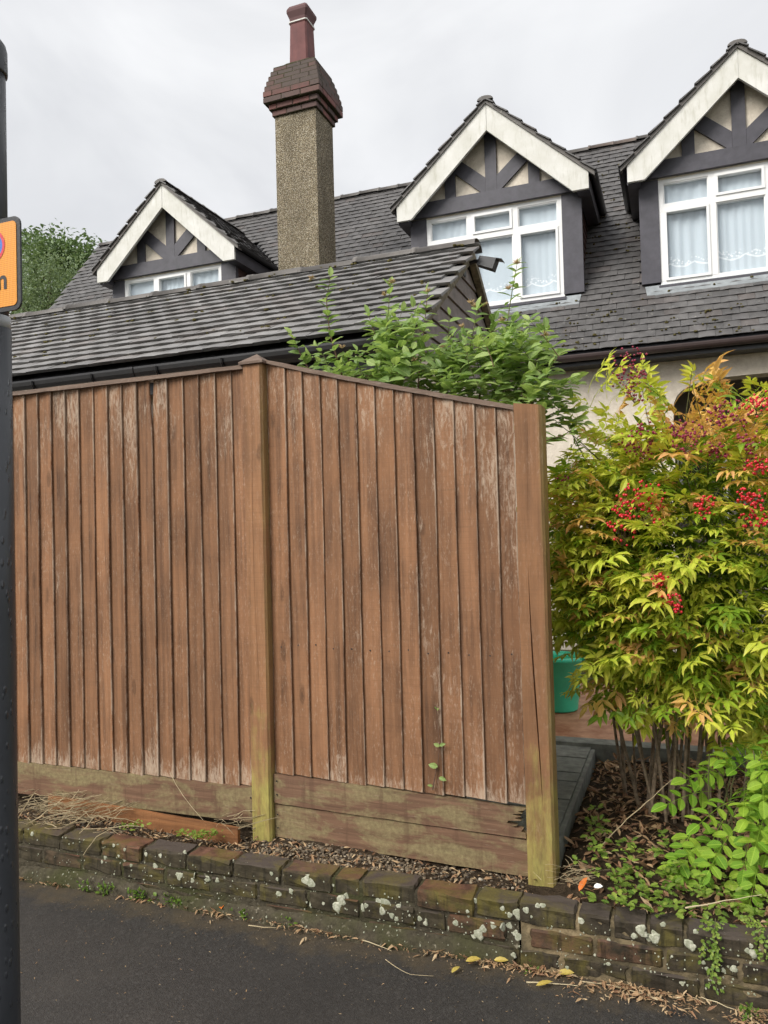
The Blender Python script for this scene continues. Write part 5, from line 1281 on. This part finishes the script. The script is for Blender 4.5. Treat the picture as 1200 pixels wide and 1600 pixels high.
stalk([(822,1534),(862,1537),(905,1541)], 'straight yellow stalk on the tarmac by the wall joint', r=.0028)
stalk([(905,1533),(960,1541),(1000,1552),(1046,1566)], 'long straw on the tarmac below the dark brick wall', r=.0026)
stalk([(985,1540),(1030,1541),(1070,1553),(1102,1568)], 'pale curved stalk crossing the leaf heap below the dark brick wall', r=.0026)
stalk([(1090,1556),(1120,1567),(1150,1578),(1172,1588)], 'thin brown stalk on the tarmac near the right edge', r=.0018)
stalk([(388,1447),(412,1449),(433,1450)], 'short straw on the tarmac below the orange leaf', r=.0022)
stalk([(935,1326),(970,1290),(1010,1255),(1050,1218)], 'pale dead stem leaning through the bush canes', n=3.25, r=.0028)
stalk([(1070,1420),(1100,1415),(1150,1405),(1190,1398)], 'pale stem lying over the wall-top weeds at right', n=2.83, r=.0026)
def fallen(x_, y_, L, ang, m, label, z=.01, W=.42, tilt=.2, nm='fallen_leaf'):
    q = atz(x_, y_, z); b = leaf_mb(L, W, .35, .15, P5, None, M4(frame((math.cos(ang), math.sin(ang), tilt), (-.2, -.5, 1)), q), U(.2, .8))
    tag(b.build(nm, m), label, 'leaf' if nm == 'fallen_leaf' else 'petal', 'single fallen leaves' if nm == 'fallen_leaf' else None)
fallen(349,1410,.052,-1.2,'orange_leaf','bright orange fallen leaf on the tarmac below the mossy wall', .03, .55, .1)
fallen(706,1520,.045,1.2,'yellow_leaf','yellow fallen leaf on the tarmac, leftmost near the thin bent stalk')
fallen(728,1502,.055,.5,'yellow_leaf','pale yellow leaf at the foot of the wall left of the joint', .02)
fallen(772,1500,.050,.1,'yellow_leaf','straw-yellow leaf lying on the leaf scraps beside the wall joint', .02)
fallen(872,1520,.055,.15,'yellow_leaf','bright yellow leaf on the tarmac just right of the wall joint', .012)
fallen(838,1540,.06,.6,'yellow_leaf','long yellow leaf lying beside the straight yellow stalk', .015, .3)
fallen(450,1440,.05,.5,'straw','pale curled leaf on the cement fillet below the capped post', .02, .3)
fallen(905,1392,.06,1.0,'orange_leaf','rust-brown upright leaf on the wall top right of the cracked post', .22, .4, 1.0)
fallen(928, 1386, .032, .2, 'white_petal', 'white petal-like scrap lying on the wall top beside the rust-brown leaf', .235, .7, .25, 'white_petal')
# creeping plant that hangs down over the dark brick wall
def creeper(path, label, cnt, sp_w):
    T = thing('trailing_plant', tuple(at(*path[0], 2.76)), label, 'trailing plant', 'trailing plants on the wall')
    pts = [at(x_, y_, 2.722 if y_ > 1440 else 2.78) for x_, y_ in path]; b = MB(); b.tube(pts, .0013, 4, True); b.build('stem', 'twig_green', T)
    big = Big()
    for k in range(cnt):
        f_ = random.random()*(len(pts)-1); i = int(f_); p = pts[i].lerp(pts[i+1], f_-i) + Vector((random.gauss(0, sp_w), U(-.012, .0), U(-.008, .008)))
        big.add(random.choice(wtp), M4(frame((U(-1, 1), U(-.6, -.1), U(-.9, .5)), (U(-.3, .3), -1, .4)), p, U(.008, .016)), U(.2, .95))
    tag(big.build('foliage', 'weed_leaf', T, org=tuple(WL[T.name])), kind='stuff')
creeper([(1118,1435),(1116,1460),(1118,1490),(1114,1515),(1120,1545)], 'small-leaved creeper hanging down the dark brick wall, the longer one', 130, .010)
creeper([(1097,1440),(1098,1475),(1095,1500)], 'thin sparse creeper strand left of the longer creeper on the wall', 26, .004)
creeper([(1165,1430),(1180,1445),(1196,1470),(1198,1500)], 'yellowish creeper over the wall top at the right edge', 90, .018)

# moss tufts on the garage roof
plain('moss', (.10, .085, .035), .95, .05, .5, 60)
items = []
for k in range(210):
    if k < 90: p = Vector((U(-6.2, GA_U), GA_N + random.gauss(-.06, .03), 0)); p.z = GA_Z - .005 - abs(p.y-GA_N)*.3 + .03
    else:
        t = U(.05, .97); p = Vector((U(-6, GA_U-.03), GE_N, GE_Z)) + GUP*(gl_*t) + GNV*.045
    for j in range(random.randint(1, 4)): items.append((M4(Matrix.Rotation(U(0, 6.28), 3, 'Z'), p + Vector((U(-.03, .03), U(-.012, .012), U(-.004, .006))), U(.006, .018)), U(.1, 1)))
big = Big()
for M, t in items: big.add(random.choice(ptp), M, t)
tag(big.build('moss', 'moss', garage, org=tuple(WL[garage.name]), smooth_=True), kind='stuff')
items = []
for k in range(700):
    y_ = 2.70 - abs(random.gauss(0, .10)) if k < 550 else U(1.6, 2.6); s_ = U(.001, .0028)
    items.append((M4(Matrix.Rotation(U(0, 6.28), 3, 'Z'), Vector((U(-2.6, 1.7), y_, .003)), s_), U(.1, .6)))
scatter('road_grit', 'fine grit scattered over the tarmac near the wall', 'grit', 'pebble', ptp, items, (-.5, 2.5, 0))

items = []
for k in range(420):
    n_ = EN + .02 + (RN-EN)*random.random()**1.6*.9; x_ = U(-3.0, 2.0)
    p = Vector((x_, n_, slopept(n_))) + SNV*.04
    if not keep_main(p): continue
    for j in range(random.randint(1, 4)): items.append((M4(Matrix.Rotation(U(0, 6.28), 3, 'Z'), p + Vector((U(-.03, .03), 0, U(-.01, .01))), U(.006, .02)), U(.1, 1)))
big = Big()
for M, t in items: big.add(random.choice(ptp), M, t)
tag(big.build('moss', 'moss', house, org=tuple(WL[house.name]), smooth_=True), kind='stuff')
